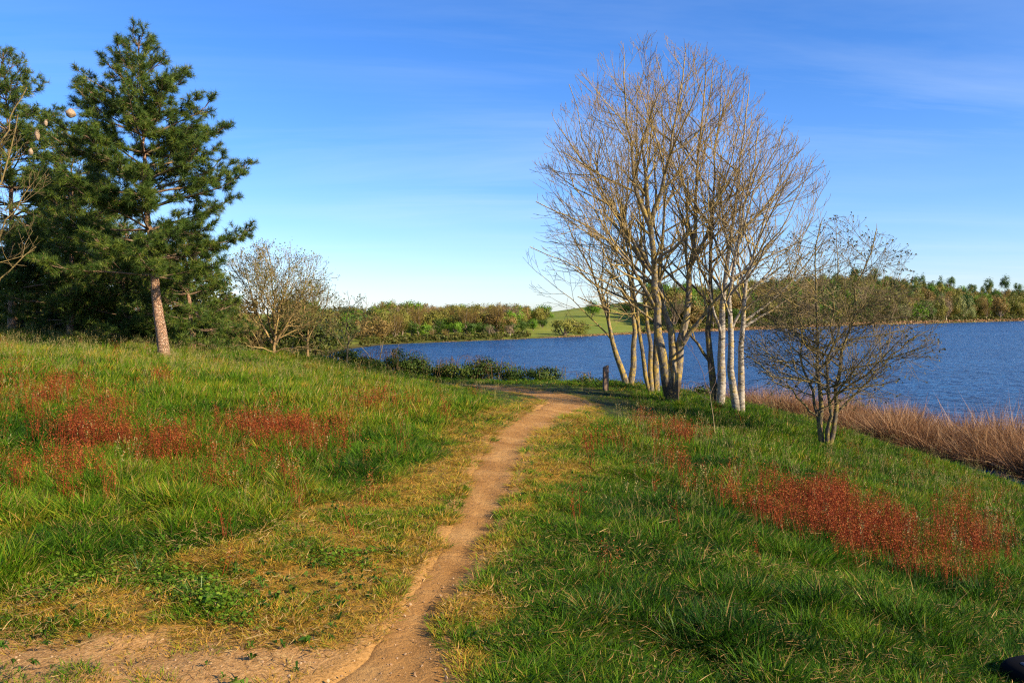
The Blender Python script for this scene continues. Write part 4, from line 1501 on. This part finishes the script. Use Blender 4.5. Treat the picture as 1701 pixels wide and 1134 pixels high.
# bare tree reaching in from beyond the frame at the far side of the pines
tt = Tree((at(-75, 330, 17), np.array((1.85, 1.6, 2.0))))
for lst, r0 in [([(-60, 640), (-55, 520), (-45, 400), (-30, 290), (-15, 200)], .08), ([(-55, 480), (-20, 420), (20, 360), (50, 310)], .04),
                ([(-50, 430), (-10, 330), (15, 250), (30, 190)], .04), ([(-57, 540), (-10, 480), (30, 430), (60, 410)], .035),
                ([(-35, 300), (0, 240), (25, 190), (45, 145)], .03)]:
    tt.limb(P_(lst, 17), r0, .01, dict(HAZEL, gap0=.24, gap=[.3, .22, .16], tip=.0034), 10, .02, start=.2)
M_BARKY = bark_mat('yellow_twig_bark', (.20, .15, .08), (.10, .07, .04), (.26, .19, .05), .5, (.18, .13, .06), (.22, .16, .06))
finish_tree('bare_tree', 'bare yellowish tree whose twigs reach in before the dark pine', tt, at(-60, 640, 17), (M_BARKY, M_BARKY))

# leafy undergrowth shrubs
M_SHRUB = leaf_mat('shrub_leaves', [(0, (.02, .035, .008)), (.5, (.055, .075, .012)), (1, (.13, .12, .025))], .25, objmix=.35)
M_SHRUBB = leaf_mat('brown_twig_leaves', [(0, (.06, .045, .018)), (.5, (.14, .095, .03)), (1, (.22, .16, .045))], .25, objmix=.3)
M_BRAMBLE = leaf_mat('bramble_leaves', [(0, (.016, .034, .006)), (.55, (.045, .080, .012)), (.85, (.11, .13, .02)), (1, (.20, .13, .04))], .2, .6, .3)
M_CANE = bark_mat('cane', (.14, .09, .04), (.07, .05, .03), (.16, .12, .05), .3, (.14, .09, .04), (.14, .09, .04))


def blob_cloud(c, r, n, clumps=10, shell=.55, rr=None):
    """points filling an uneven crown: clump centres inside an ellipsoid, leaves round each"""
    cc = rand_unit(clumps) * (NR.random((clumps, 1)) ** .4) * .68
    cr = NR.uniform(.25, .48, clumps)
    k = NR.integers(0, clumps, n)
    p = cc[k] + rand_unit(n) * (NR.random((n, 1)) ** shell) * cr[k, None]
    N = unit(p - cc[k] + p * .5 + NR.normal(0, .22, (n, 3)))
    global blob_rnd
    blob_rnd = np.clip(.55 * NR.random(clumps)[k] + .45 * NR.random(n), 0, 1)
    return np.asarray(c) + p * np.asarray(r), N, cc


def shrub(name, label, c, r, n, size, mat, group=None, cat='shrub', stems=10, stem_mat=None, clumps=14):
    c = np.array(c, float); r = np.array(r, float)
    base = c - np.array((0, 0, r[2]))
    base[2] = float(z_base(base[0:1], base[1:2])[0])
    root = empty(name, base)
    tag(root, label, cat, group)
    P, N, cc = blob_cloud(c, r, n, clumps)
    g = Geo(); leaf_quads(g, P, N, NR.uniform(.6, 1.2, n) * size, .7, rnd=blob_rnd)
    add_obj('leaves', g.mesh('leaves', mat, False, base), root)
    g = Geo(); pl = []
    for q in (cc[:stems] * r + c):
        b = base + np.array((R.gauss(0, .12), R.gauss(0, .12), -.05)) * r[0]
        mid = (b + q) / 2 + NR.normal(0, .08, 3) * r
        pl.append((np.array([b, mid, q, q + (q - mid) * .5]), np.array([.03, .02, .012, .004]) * max(.5, r[2] / 1.5)))
    tubes(g, pl, 4)
    add_obj('stems', g.mesh('stems', stem_mat or M_BARK2, True, base), root)
    return root


for i, (px, py, Y, rx, rz, lab) in enumerate([
        (45, 520, 33, 2.0, 1.5, 'leafy green bush in the shade past the straight pine trunk'),
        (120, 530, 32, 1.8, 1.2, 'yellow-green bush in the gap behind the pines'),
        (190, 525, 31, 1.9, 1.3, 'dark bush under the pine skirt'),
        (400, 530, 33, 1.7, 1.7, 'brownish bush behind the twiggy shrub tree'),
        (350, 520, 31, 1.9, 1.8, 'dark green bush beside the low spreading pine'),
        (465, 545, 40, 2.4, 1.5, 'olive bush far behind the orange trunk'),
        (545, 555, 48, 2.3, 1.6, 'olive green bush on the bank before the inlet'),
        (500, 560, 36, 1.5, 1.0, 'low green bush between the two shrub trees'),
        (400, 565, 30, 1.4, .8, 'low brown bush at the edge of the crest')]):
    shrub('leafy_shrub', lab, at(px, py, Y), (rx, rx * .8, rz), 2600, .12, M_SHRUBB if ('brown' in lab) else M_SHRUB, 'shrubs in the thicket beyond the crest')

# dense wood behind, reads as one mass
g = Geo()
for i in range(46):
    yy = R.uniform(38, 110); px = R.uniform(-120, 530 if yy > 60 else 500)
    c = at(px, 540, yy); c[2] = float(z_base(c[0:1], c[1:2])[0]) + R.uniform(1.4, 2.2)
    if lake_sd(c[0], c[1]) < 1: continue
    P, N, cc = blob_cloud(c, (R.uniform(2.2, 3.6), 2.2, R.uniform(2.2, 3.4)), 1100, 12)
    leaf_quads(g, P, N, NR.uniform(.15, .32, 1100), .7, rnd=NR.random(1100) * .7 + R.random() * .3)
m = leaf_mat('thicket_leaves', [(0, (.03, .048, .008)), (.4, (.075, .095, .014)), (.8, (.16, .125, .03)), (1, (.19, .18, .035))], .2)
tag(add_obj('thicket', g.mesh('thicket', m)), 'tangled brown and green woodland on the near bank behind the pines', kind='stuff')

# brambles: mounds of leaves with arching canes
brs = [(565, 602, 30.5, 1.5, .55, 'reddish bramble mound at the foot of the young tree'),
       (620, 606, 31, 1.3, .55, 'brownish bramble mound before the inlet water'),
       (665, 606, 31.5, 1.3, .75, 'dark green bramble mound near the leaning bare bush'),
       (715, 614, 32, 1.2, .60, 'dark bramble mound between the two highest ones'),
       (757, 618, 31.5, 1.0, .60, 'bramble mound leaning on the highest one of the row'),
       (792, 617, 31.5, 1.15, .78, 'highest dark bramble mound in the middle of the row'),
       (845, 624, 31.5, 1.2, .62, 'low bramble mound with canes over the water'),
       (900, 628, 31, 1.1, .52, 'end bramble mound with brown arching canes near the path'),
       (980, 634, 27.5, .6, .36, 'small bramble tangle behind the wooden post'),
       (1068, 646, 28, .8, .36, 'small bramble tangle behind the clump of three stems'),
       (1160, 655, 26, .9, .42, 'green bramble arching over the water behind the thick tree')]
for (px, py, Y, rx, rz, lab) in brs:
    c = at(px, py, Y)
    root = shrub('bramble_bush', lab, c, (rx, .9, rz), int(3000 * rx * (1 if px < 950 else .35)), .075, M_BRAMBLE, 'brambles along the near bank', 'bramble', 8, M_CANE, 16)
    pl = []
    for k in range(int(16 * rx)):
        b = c + np.array((R.uniform(-rx, rx) * .8, R.uniform(-.5, .5), -rz * .4))
        a = R.uniform(-1, 1); L = R.uniform(.5, .9)
        p1 = b + np.array((a * .25 * L, R.gauss(0, .1), rz * 1.0 + .15 * R.random())); p2 = b + np.array((a * .75 * L, R.gauss(0, .15), rz * 1.15 + .1 * R.random())); p3 = b + np.array((a * 1.2 * L, R.gauss(0, .2), rz * .7))
        pl.append((np.array([b, p1, p2, p3]), np.array([.008, .007, .005, .003])))
    g = Geo(); tubes(g, pl, 3)
    base = np.array(root.location)
    tag(add_obj('canes', g.mesh('canes', M_CANE, True, base), root), kind='stuff')

# ------------------------------------------------------------------ far shore
crown_mats = {
    'bright': leaf_mat('bright_spring_crown', [(0, (.05, .12, .008)), (.5, (.12, .24, .014)), (1, (.24, .34, .03))], .25, objmix=.25),
    'dark': leaf_mat('dark_green_crown', [(0, (.025, .055, .008)), (.5, (.06, .11, .014)), (1, (.12, .18, .025))], .2, objmix=.3),
    'brown': leaf_mat('bare_brown_crown', [(0, (.11, .07, .018)), (.5, (.22, .145, .038)), (1, (.32, .22, .065))], .25, objmix=.35),
    'olive': leaf_mat('olive_budding_crown', [(0, (.09, .095, .016)), (.5, (.19, .18, .03)), (1, (.31, .27, .05))], .25, objmix=.35),
    'pale': leaf_mat('pale_willow_crown', [(0, (.13, .15, .04)), (.5, (.26, .28, .09)), (1, (.38, .40, .16))], .3),
    'pink': leaf_mat('pinkish_bare_crown', [(0, (.14, .095, .05)), (.5, (.25, .18, .095)), (1, (.36, .27, .16))], .25, objmix=.2),
    'yellow': leaf_mat('yellow_willow_crown', [(0, (.11, .12, .018)), (.5, (.21, .21, .03)), (1, (.32, .29, .06))], .3),
}
m, t, out = new_mat('far_trunk'); surf(t, out, (.23, .17, .12), .9); M_FTRUNK = m
m, t, out = new_mat('far_pale_trunk'); surf(t, out, (.55, .45, .34), .9); M_FPALE = m
protos = []
for i in range(8):       # crown shapes of unit size: radius 1, height from 0 to 2
    g = Geo()
    cl = [16, 20, 14, 24, 18, 12, 20, 16][i]
    P, N, cc = blob_cloud((0, 0, 1.12), (1, 1, .9), 2000, cl, .5)
    leaf_quads(g, P, N, NR.uniform(.05, .12, len(P)), .75, rnd=blob_rnd)
    cm = g.mesh('crown', crown_mats['dark'])
    g = Geo(); pl = [(np.array([(0, 0, -.1), (.02, 0, .5), (0, .02, 1.1)]), np.array([.06, .045, .03]))]
    for q in cc[:9] * np.array((1, 1, .9)) + np.array((0, 0, 1.12)):
        pl.append((np.array([(0, 0, .35), q * np.array((.5, .5, .7)), q]), np.array([.03, .02, .008])))
    tubes(g, pl, 4)
    protos.append((cm, g.mesh('trunk', M_FTRUNK, True)))
# twiggy crown: mostly fine upright sticks
for i in range(4):
    tr = Tree((np.array((0, 0, 1.1)), np.array((1, 1, .95))))
    TW = dict(levels=2, gap=[.13, .1], gap0=.09, up=.5, wob=.08, tip=.006, start=.15, ang=(20, 45), ang0=(25, 60), ratio=(.45, .75), len0=.8, limb_r=.017, min=.08)
    tr.limb([(0, 0, -.1), (.02, 0, .5), (0, 0, 1.4)], .045, .02, TW, 6, .01, start=.25)
    for _ in range(3):
        a = R.uniform(0, 6.28)
        tr.limb([(0, 0, .2), (math.cos(a) * .3, math.sin(a) * .3, .8), (math.cos(a) * .5, math.sin(a) * .5, 1.4)], .03, .014, TW, 6, .01, start=.2)
    g = Geo(); tubes(g, tr.twigs, 3)
    P = np.array([q[0] for q in tr.tips]); P = np.concatenate([P, P + NR.normal(0, .06, P.shape)])
    leaf_quads(g, P, rand_unit(len(P)), NR.uniform(.03, .07, len(P)), .5, rnd=NR.random(len(P)))
    g.A.pop('rad', None); nrm_ = sum(len(v) for v in g.V)
    g.A['rnd'] = [NR.random(nrm_)]
    cm = g.mesh('crown', crown_mats['brown'])
    g = Geo(); tubes(g, tr.limbs, 4)
    protos.append((cm, g.mesh('trunk', M_FTRUNK, True)))


def far_tree(label, px, Yd, h, w, kind, proto=None, group=None, base_py=None, pale=False, sink=.06):
    x_ = px_dir(px, 520)[0] * Yd
    zg = float(z_base(np.array([x_]), np.array([Yd]))[0])
    root = empty('far_tree', (x_, Yd, zg - .1 - sink * h))
    root.scale = (w / 2, w / 2, h / 2)
    root.rotation_euler.z = R.uniform(0, 6.28)
    tag(root, label, 'tree', group)
    pi_ = proto if proto is not None else (R.randrange(8, 12) if (kind in ('brown', 'pink') and R.random() < .65) else R.randrange(0, 8))
    cm, tm = protos[pi_]
    c_ = add_obj('crown', cm, root); t_ = add_obj('trunk', tm, root)
    c_.material_slots[0].link = 'OBJECT'; c_.material_slots[0].material = crown_mats[kind]
    if pale:
        t_.material_slots[0].link = 'OBJECT'; t_.material_slots[0].material = M_FPALE
    return root


def shore_y(px):
    """distance of the far shore along the view through px"""
    dx_, _ = px_dir(px, 540)
    ys = np.linspace(110, 900, 1600)
    s_ = lake_sd(dx_ * ys, ys)
    w_ = np.nonzero(s_ < 0)[0]
    return float(ys[w_[-1]]) if len(w_) else 150.


# trees along the left far shore: (px, metres behind shore, height, width, kind, label)
FAR = [
    (705, 10, 4.0, 4.2, 'bright', 'bright green round tree low on the far bank, first of the green row'),
    (757, 12, 4.4, 4.6, 'bright', 'bright green twin-topped tree in the far bank row'),
    (683, 14, 4.6, 3.8, 'dark', 'dark green tree at the start of the far bank row'),
    (728, 18, 5.0, 4.6, 'dark', 'dark green tree behind the bright round one'),
    (780, 13, 4.4, 5.0, 'dark', 'dark green tree after the twin-topped one'),
    (803, 12, 4.6, 5.6, 'dark', 'wide dark tree in the middle of the far bank row'),
    (826, 18, 5.6, 4.4, 'dark', 'tall dark tree beyond the wide dark one'),
    (838, 26, 6.0, 4.8, 'bright', 'bright green tree with a high top in the far row'),
    (853, 16, 4.4, 4.0, 'dark', 'dark tree behind the small bare pale one'),
    (868, 22, 4.4, 4.4, 'dark', 'dark green tree where the field begins'),
    (886, 32, 4.2, 4.4, 'bright', 'green tree at the edge of the sloping field'),
    (901, 42, 4.0, 4.0, 'dark', 'last dark tree along the top of the field edge'),
    (820, 34, 6.2, 4.0, 'bright', 'fresh green tree rising in the brown wood'),
    (745, 24, 5.6, 5.4, 'bright', 'leafy tree between brown crowns on the far bank'),
    (655, 8, 6.4, 5.6, 'brown', 'tall brown bare tree at the start of the far wood'),
    (638, 6, 5.6, 5.0, 'brown', 'brown bare tree beside the inlet'),
    (668, 20, 7.2, 5.6, 'olive', 'olive topped tree above the brown bare ones'),
    (716, 5, 2.6, 2.6, 'brown', 'small brown bush at the water before the bright round tree'),
    (741, 5, 2.6, 2.8, 'brown', 'small brown bush at the water before the twin-topped tree'),
    (759, 4, 2.0, 2.2, 'olive', 'small olive bush on the far waterline'),
    (814, 7, 3.4, 2.8, 'pink', 'pale bare tree in front of the wide dark one'),
    (848, 7, 3.8, 3.6, 'pink', 'small bare tree with a pale forked trunk at the far water'),
    (938, 5, 6.6, 9.5, 'yellow', 'broad yellow-green willow standing before the far field'),
    (962, 8, 5.6, 7.5, 'yellow', 'second yellow-green willow beside the broad one'),
    (852, 60, 7.5, 8.0, 'dark', 'large dark crown standing above the far wood'),
    (868, 64, 6.4, 5.0, 'bright', 'small green crown beside the large dark one on the skyline'),
    (905, 70, 7.0, 9.0, 'bright', 'green spreading tree on the skyline above the field'),
    (985, 78, 7.0, 8.0, 'bright', 'green tree on the crest of the far field'),
    (1010, 76, 5.0, 3.5, 'dark', 'dark umbrella pine on the crest of the far field'),
    (1040, 78, 6.2, 9.0, 'dark', 'wide dark pine at the end of the far crest'),
]
for (px, back, h, w, kind, lab) in FAR:
    far_tree(lab, px, shore_y(px) + back, h, w, kind, pale=(kind == 'pink'), sink=.24 if kind == 'yellow' else .08)
KADJ = {'brown': ['brown bare', 'rusty brown bare', 'dull brown bare'], 'olive': ['olive budding', 'yellowish olive', 'dull olive'], 'pink': ['pinkish grey bare', 'pale grey bare', 'greyish bare'],
        'bright': ['fresh green', 'bright green', 'light green'], 'dark': ['dark green', 'deep green', 'blackish green'], 'pale': ['pale green', 'pale yellow', 'pale'], 'yellow': ['yellow green', 'yellow', 'gold green']}
used_labels = {}


def wood_label(kind, h, hmid, back, bmid, spot, wood):
    """a description made of colour, size, row and the landmark it stands by; tries the other words before it repeats one"""
    size = ['small', 'squat', 'short'] if h < hmid * .93 else (['tall', 'big', 'high'] if h > hmid * 1.07 else ['middling', 'round', 'even'])
    row = 'front row' if back < bmid * .6 else ('top row' if back > bmid * 1.35 else 'middle rows')
    for q in size:
        for a_ in KADJ[kind]:
            l = '%s %s tree, %s, %s, %s' % (q, a_, row, wood, spot)
            if l not in used_labels:
                used_labels[l] = 1
                return l
    return l


LEFT_SPOTS = [(650, 'beside the inlet'), (680, 'near its inlet end'), (712, 'behind the first green tree'), (745, 'before the twin-topped tree'), (775, 'behind the twin-topped tree'),
              (805, 'behind the wide dark tree'), (835, 'under the skyline crown'), (870, 'just past the skyline crown'), (920, 'by the sloping field')]
for i in range(100):
    px = R.uniform(632, 900)
    back = R.uniform(16, 72)
    if px > 860 and back < 50: continue
    k_ = R.choice(['brown', 'brown', 'olive', 'brown', 'olive', 'pink', 'bright', 'olive', 'olive'])
    h = R.uniform(5.6, 8.0)
    spot = next(n_ for p_, n_ in LEFT_SPOTS if px < p_)
    far_tree(wood_label(k_, h, 6.8, back, 42, spot, 'far bank wood'), px, shore_y(px) + back, h, R.uniform(5.5, 8.5), k_, group='%s trees of the far bank wood' % k_)
INL = [(82, 'nearest the shrubs'), (100, 'halfway along'), (125, 'well beyond the shrubs'), (160, 'at the far end')]
for i in range(26):
    px = R.uniform(440, 560)
    Yd = R.uniform(70, 150)
    if lake_sd(px_dir(px, 540)[0] * Yd, Yd) < 1.5: continue
    k_ = R.choice(['olive', 'brown', 'dark', 'olive']); h = R.uniform(4.2, 5.8)
    spot = next(n_ for p_, n_ in INL if Yd <= p_ + 10)
    far_tree(wood_label(k_, h, 5.0, px - 440, 60, spot, 'inlet wood'), px, Yd, h, R.uniform(4.5, 6), k_, group='trees along the inlet')

# right far shore: hillside wood
FARR = [
    (1525, 14, 12.5, 16, 'bright', 'big bright green round tree on the shore of the far hill'),
    (1600, 22, 19, 13, 'pale', 'tall pale yellow-green poplar in the far hillside wood'),
    (1612, 16, 11, 10, 'pale', 'lower pale crown beside the tall pale poplar'),
    (1572, 20, 17, 13, 'pink', 'pale trunked bare tree between the green and pale ones'),
    (1565, 34, 19, 7, 'pink', 'small pinkish crown above the pale trunked bare tree'),
    (1640, 22, 16, 13, 'brown', 'reddish brown tree right after the pale poplar'),
    (1665, 20, 12, 12, 'olive', 'yellowish olive tree beyond the reddish brown one'),
    (1546, 12, 11, 9, 'dark', 'dark tree beside the big bright green round one'),
    (1500, 12, 12, 10, 'pale', 'pale greyish tree seen through the budding twigs'),
    (1440, 12, 9, 9, 'bright', 'green tree on the far shore behind the budding tree'),
]
for (px, back, h, w, kind, lab) in FARR:
    far_tree(lab, px, shore_y(px) + back, h, w, kind, pale=(kind == 'pink'))
RIGHT_SPOTS = [(1130, 'behind the thick bare tree'), (1190, 'between the bare stems'), (1250, 'by the white stems'), (1310, 'past the white stems'), (1370, 'behind the budding tree'), (1430, 'at the hump of the skyline'),
               (1490, 'past the hump'), (1530, 'above the big round tree'), (1560, 'past the big round tree'), (1590, 'before the pale poplar'), (1625, 'around the pale poplar'),
               (1660, 'after the pale poplar'), (1700, 'towards the end of the lake'), (1800, 'at the very end')]
for i in range(130):
    px = R.uniform(1085, 1730)
    d0 = shore_y(px)
    bmax = 150 if px > 1230 else 90
    back = 10 + bmax * R.random() ** 1.3
    sc = d0 / 480
    k_ = R.choice(['brown', 'brown', 'olive', 'brown', 'dark', 'olive', 'pink', 'dark', 'brown'])
    if back < 30 and R.random() < .3: k_ = 'dark'
    h = R.uniform(10, 19.5) * (.5 + .5 * sc)
    spot = next(n_ for p_, n_ in RIGHT_SPOTS if px < p_)
    far_tree(wood_label(k_, h / (.5 + .5 * sc), 14.6, back, 70, spot, 'hillside wood'), px, d0 + back, h, R.uniform(10, 16) * (.5 + .5 * sc), k_, group='%s trees of the hillside wood' % k_)
# the deep wood behind the rows one can tell apart: one mass
wood_pm = []
for k_ in ('brown', 'olive', 'dark', 'brown', 'olive', 'olive', 'bright'):
    for pi_ in R.sample(range(8), 2):
        g = Geo()
        cl = R.choice([14, 18, 22])
        P, N, cc = blob_cloud((0, 0, 1.1), (1, 1, .9), 1300, cl, .5)
        leaf_quads(g, P, N, NR.uniform(.06, .13, len(P)), .75, rnd=blob_rnd)
        wood_pm.append(g.mesh('wood_crown', crown_mats[k_]))
WOODP = proto_collection('wood_prototypes', wood_pm)
pts = []
for i in range(1000):
    px = R.uniform(1075, 1790)
    d0 = shore_y(px)
    back = R.uniform(26, 250 if px > 1230 else 120)
    Yd = d0 + back; x_ = px_dir(px, 520)[0] * Yd
    sc = (.5 + .5 * d0 / 480)
    pts.append((x_, Yd, R.uniform(9, 20) * sc, R.uniform(8, 16) * sc))
for i in range(260):
    px = R.uniform(470, 900); d0 = shore_y(px); back = R.uniform(30, 100) if px > 640 else R.uniform(4, 70)
    if px > 868 and back < 62: continue
    Yd = d0 + back; pts.append((px_dir(px, 520)[0] * Yd, Yd, R.uniform(4.8, 6.4), R.uniform(5, 7)))
pts = np.array(pts)
zg = z_base(pts[:, 0], pts[:, 1])
n = len(pts)
scatter('far_wood', 'deep mixed spring wood rising behind the shore trees across the lake', np.stack([pts[:, 0], pts[:, 1], zg - .2], 1), NR.integers(0, len(wood_pm), n),
        np.stack([np.zeros(n), np.zeros(n), NR.uniform(0, 6.28, n)], 1), np.stack([pts[:, 3] / 2, pts[:, 3] / 2, pts[:, 2] / 2], 1), np.zeros(n), WOODP)
SKY_LAB = ['first of the skyline pines, above the big green round tree', 'second skyline pine in the close trio', 'third skyline pine of the close trio', 'skyline pine just past the close trio', 'broad skyline pine between the trio and the poplar',
           'skyline pine right beside the pale poplar top', 'skyline pine just past the pale poplar', 'twin-looking skyline pine with a wide crown', 'round lone skyline pine', 'last round skyline pine at the end of the ridge',
           'highest skyline pine behind the budding tree', 'second highest pine on the skyline hump', 'pine on the falling side of the skyline hump', 'small pine after the skyline hump']
for j, (px, dpy, h, w) in enumerate([(1503, 455, 13, 10), (1518, 453, 13, 9), (1530, 455, 13, 8), (1547, 458, 12, 8), (1563, 455, 13, 9), (1578, 458, 12, 8),
                                   (1614, 463, 12, 10), (1642, 458, 13, 12), (1668, 458, 12, 12), (1690, 459, 11, 9), (1420, 440, 15, 13), (1450, 442, 14, 12), (1395, 448, 14, 12), (1475, 452, 12, 9)]):
    d0 = shore_y(px); Yd = d0 + 235
    x_ = px_dir(px, 520)[0] * Yd
    zt = at(px, dpy, Yd)[2]
    zg = float(z_base(np.array([x_]), np.array([Yd]))[0])
    hh = max(zt - zg, 8)
    r_ = far_tree(SKY_LAB[j], px, Yd, hh * (.94 + .1 * (j % 3)), w * 1.2, 'dark', group='skyline pines')
    for c_ in r_.children:
        if c_.name.startswith('crown'):
            k_ = min(1.0, 17 / hh); c_.scale = (1, 1, k_); c_.location = (0, 0, 2 * (1 - k_))

# dry reed line and undergrowth along the far shore
g = Geo()
for px in np.arange(690, 1740, 1.3):
    if px < 900 and R.random() < .75: continue
    d0 = shore_y(px); 
    kk = 6
    x_ = px_dir(px, 540)[0] * d0
    kk = 9
    hh = np.interp(px, [690, 900, 1200, 1700], [.2, .25, .9, 2.0])
    C = np.array([(x_, d0, WATER_Z)]) + np.stack([NR.normal(0, .6 * d0 / 200, kk), NR.uniform(-.5, 3.5, kk) * d0 / 300 + .3, NR.uniform(0, 1, kk) * hh], 1)
    leaf_quads(g, C, unit(NR.normal(0, .5, (kk, 3)) + np.array((0, -1, .3))), NR.uniform(.5, .9, kk) * hh, .4, rnd=NR.random(kk), h=1.0)
tag(add_obj('far_reeds', g.mesh('far_reeds', M_REED)), 'thin line of brown reeds along the far shore', kind='stuff')
g = Geo()
for i in range(900):
    px = R.uniform(1060, 1760) if i > 250 else R.uniform(600, 880)
    d0 = shore_y(px); bk = R.uniform(3, 26) * d0 / 400
    x_ = px_dir(px, 540)[0] * (d0 + bk)
    zg = float(z_base(np.array([x_]), np.array([d0 + bk]))[0])
    rr_ = R.uniform(.8, 1.6) * d0 / 260
    P, N, _ = blob_cloud((x_, d0 + bk, zg + rr_ * .5), (rr_ * 1.4, rr_, rr_ * R.uniform(.7, 1.3)), 60, 6)
    leaf_quads(g, P, N, NR.uniform(.25, .5, 60) * rr_, .7, rnd=NR.random(60) * .6 + R.random() * .4)
tag(add_obj('far_undergrowth', g.mesh('far_undergrowth', m if False else bpy.data.materials['thicket_leaves'])), 'scrubby undergrowth below the trees of the far shore', kind='stuff')

# ------------------------------------------------------------------ wooden post
m, t, out = new_mat('weathered_wood')
tcx = nn(t, 'ShaderNodeTexCoord').outputs['Object']
mp = nn(t, 'ShaderNodeMapping'); mp.inputs['Scale'].default_value = (14, 14, 1.2)
lk(t, tcx, mp.inputs[0])
n1 = noise_tex(t, 4, 6, .7, mp.outputs[0])
surf(t, out, ramp(t, n1, [(.3, (.13, .08, .05)), (.7, (.25, .16, .105))]), .85, bump=n1, bstr=.5, bdist=.01)
M_WOOD = m
m, t, out = new_mat('worn_plaque'); surf(t, out, (.30, .20, .15), .6); M_PLAQ = m
b = at(1006, 654, 24)
b[2] = float(z_ground(b[0:1], b[1:2])[0])
root = empty('wooden_post', b); root.rotation_euler.z = math.radians(14)
tag(root, 'square brown wooden waymark post with a slanted top beside the path bend', 'post')
top = at(1006, 606, 24)[2] - b[2]
w = .07
bm = bmesh.new()
vs = [bm.verts.new(c) for c in [(-w, -w, -.2), (w, -w, -.2), (w, w, -.2), (-w, w, -.2), (-w, -w, top - .07), (w, -w, top), (w, w, top), (-w, w, top - .07)]]
for f in [(3, 2, 1, 0), (4, 5, 6, 7), (0, 1, 5, 4), (1, 2, 6, 5), (2, 3, 7, 6), (3, 0, 4, 7)]:
    bm.faces.new([vs[i] for i in f])
bmesh.ops.bevel(bm, geom=bm.edges[:], offset=.006, segments=2, affect='EDGES')
me = bpy.data.meshes.new('shaft'); bm.to_mesh(me); bm.free(); me.materials.append(M_WOOD)
add_obj('shaft', me, root)
bm = bmesh.new(); bmesh.ops.create_cube(bm, size=1)
for v in bm.verts: v.co = Vector((v.co.x * .07, v.co.y * .006 - w - .002, v.co.z * .07 + top - .16))
me = bpy.data.meshes.new('plaque'); bm.to_mesh(me); bm.free(); me.materials.append(M_PLAQ)
add_obj('plaque', me, root)

# ------------------------------------------------------------------ black bag at the grass edge
m, t, out = new_mat('black_nylon'); n1 = noise_tex(t, 60, 3, .6, nn(t, 'ShaderNodeTexCoord').outputs['Object'])
surf(t, out, (.004, .004, .005), .85, .08, bump=n1, bstr=.2, bdist=.003); M_BAG = m
m, t, out = new_mat('grey_patch'); surf(t, out, (.07, .065, .08), .5, .4); M_PATCH = m
b = np.array(ground_hit(1718, 1146)); bz = float(z_ground(b[0:1], b[1:2])[0])
root = empty('camera_bag', (b[0], b[1], bz)); root.rotation_euler.z = math.radians(20)
tag(root, 'black fabric bag with a grey oval patch lying in the grass', 'bag')
bm = bmesh.new(); bmesh.ops.create_uvsphere(bm, u_segments=24, v_segments=16, radius=1)
for v in bm.verts:
    e = lambda q: math.copysign(abs(q) ** .65, q)
    v.co = Vector((e(v.co.x) * .17, e(v.co.y) * .12, e(v.co.z) * .065 + .06))
me = bpy.data.meshes.new('body'); bm.to_mesh(me); bm.free(); me.materials.append(M_BAG)
for p in me.polygons: p.use_smooth = True
add_obj('body', me, root)
bm = bmesh.new(); bmesh.ops.create_uvsphere(bm, u_segments=20, v_segments=10, radius=1)
for v in bm.verts: v.co = Vector((v.co.x * .018 - .09, v.co.y * .045 - .03, v.co.z * .012 + .118)); 
me = bpy.data.meshes.new('patch'); bm.to_mesh(me); bm.free(); me.materials.append(M_PATCH)
add_obj('patch', me, root)
# ------------------------------------------------------------------ single coarse tussocks
m, t, out = new_mat('tussock_blades')
c = mixrgb(t, mth(t, 'GREATER_THAN', attr(t, 'rnd2'), .80), ramp(t, attr(t, 'rnd'), [(0, (.03, .08, .01)), (1, (.12, .19, .03))]), (.50, .25, .07))
surf(t, out, c, .45, .35, trans=.25); M_TUSS = m
for (px, py, L, n_, lab) in [(1462, 1035, .26, 170, 'coarse tussock with orange dead leaves in a dark hollow'),
                             (1135, 1068, .24, 200, 'broad-bladed tussock with bright orange leaves near the bottom of the slope'),
                             (985, 1030, .22, 160, 'green coarse tussock among short grass right of the path edge'),
                             (1240, 1128, .16, 110, 'small pale spreading tussock at the lower edge'),
                             (235, 950, .20, 120, 'fine fan-like tussock beside the clover'),
                             (330, 1000, .15, 120, 'dark short tussock in the worn orange turf'),
                             (1250, 985, .24, 150, 'bent shaggy tussock on the open slope')]:
    p = ground_hit(px, py)
    if p is None: continue
    pz_ = float(z_ground(p[0:1], p[1:2])[0])
    g = blades(n_, L, .0055, .8, 1.25, 4, .9, .45, .06)
    o = add_obj('grass_tussock', g.mesh('grass_tussock', M_TUSS)); o.location = (p[0], p[1], pz_)
    tag(o, lab, 'tussock', 'coarse tussocks')
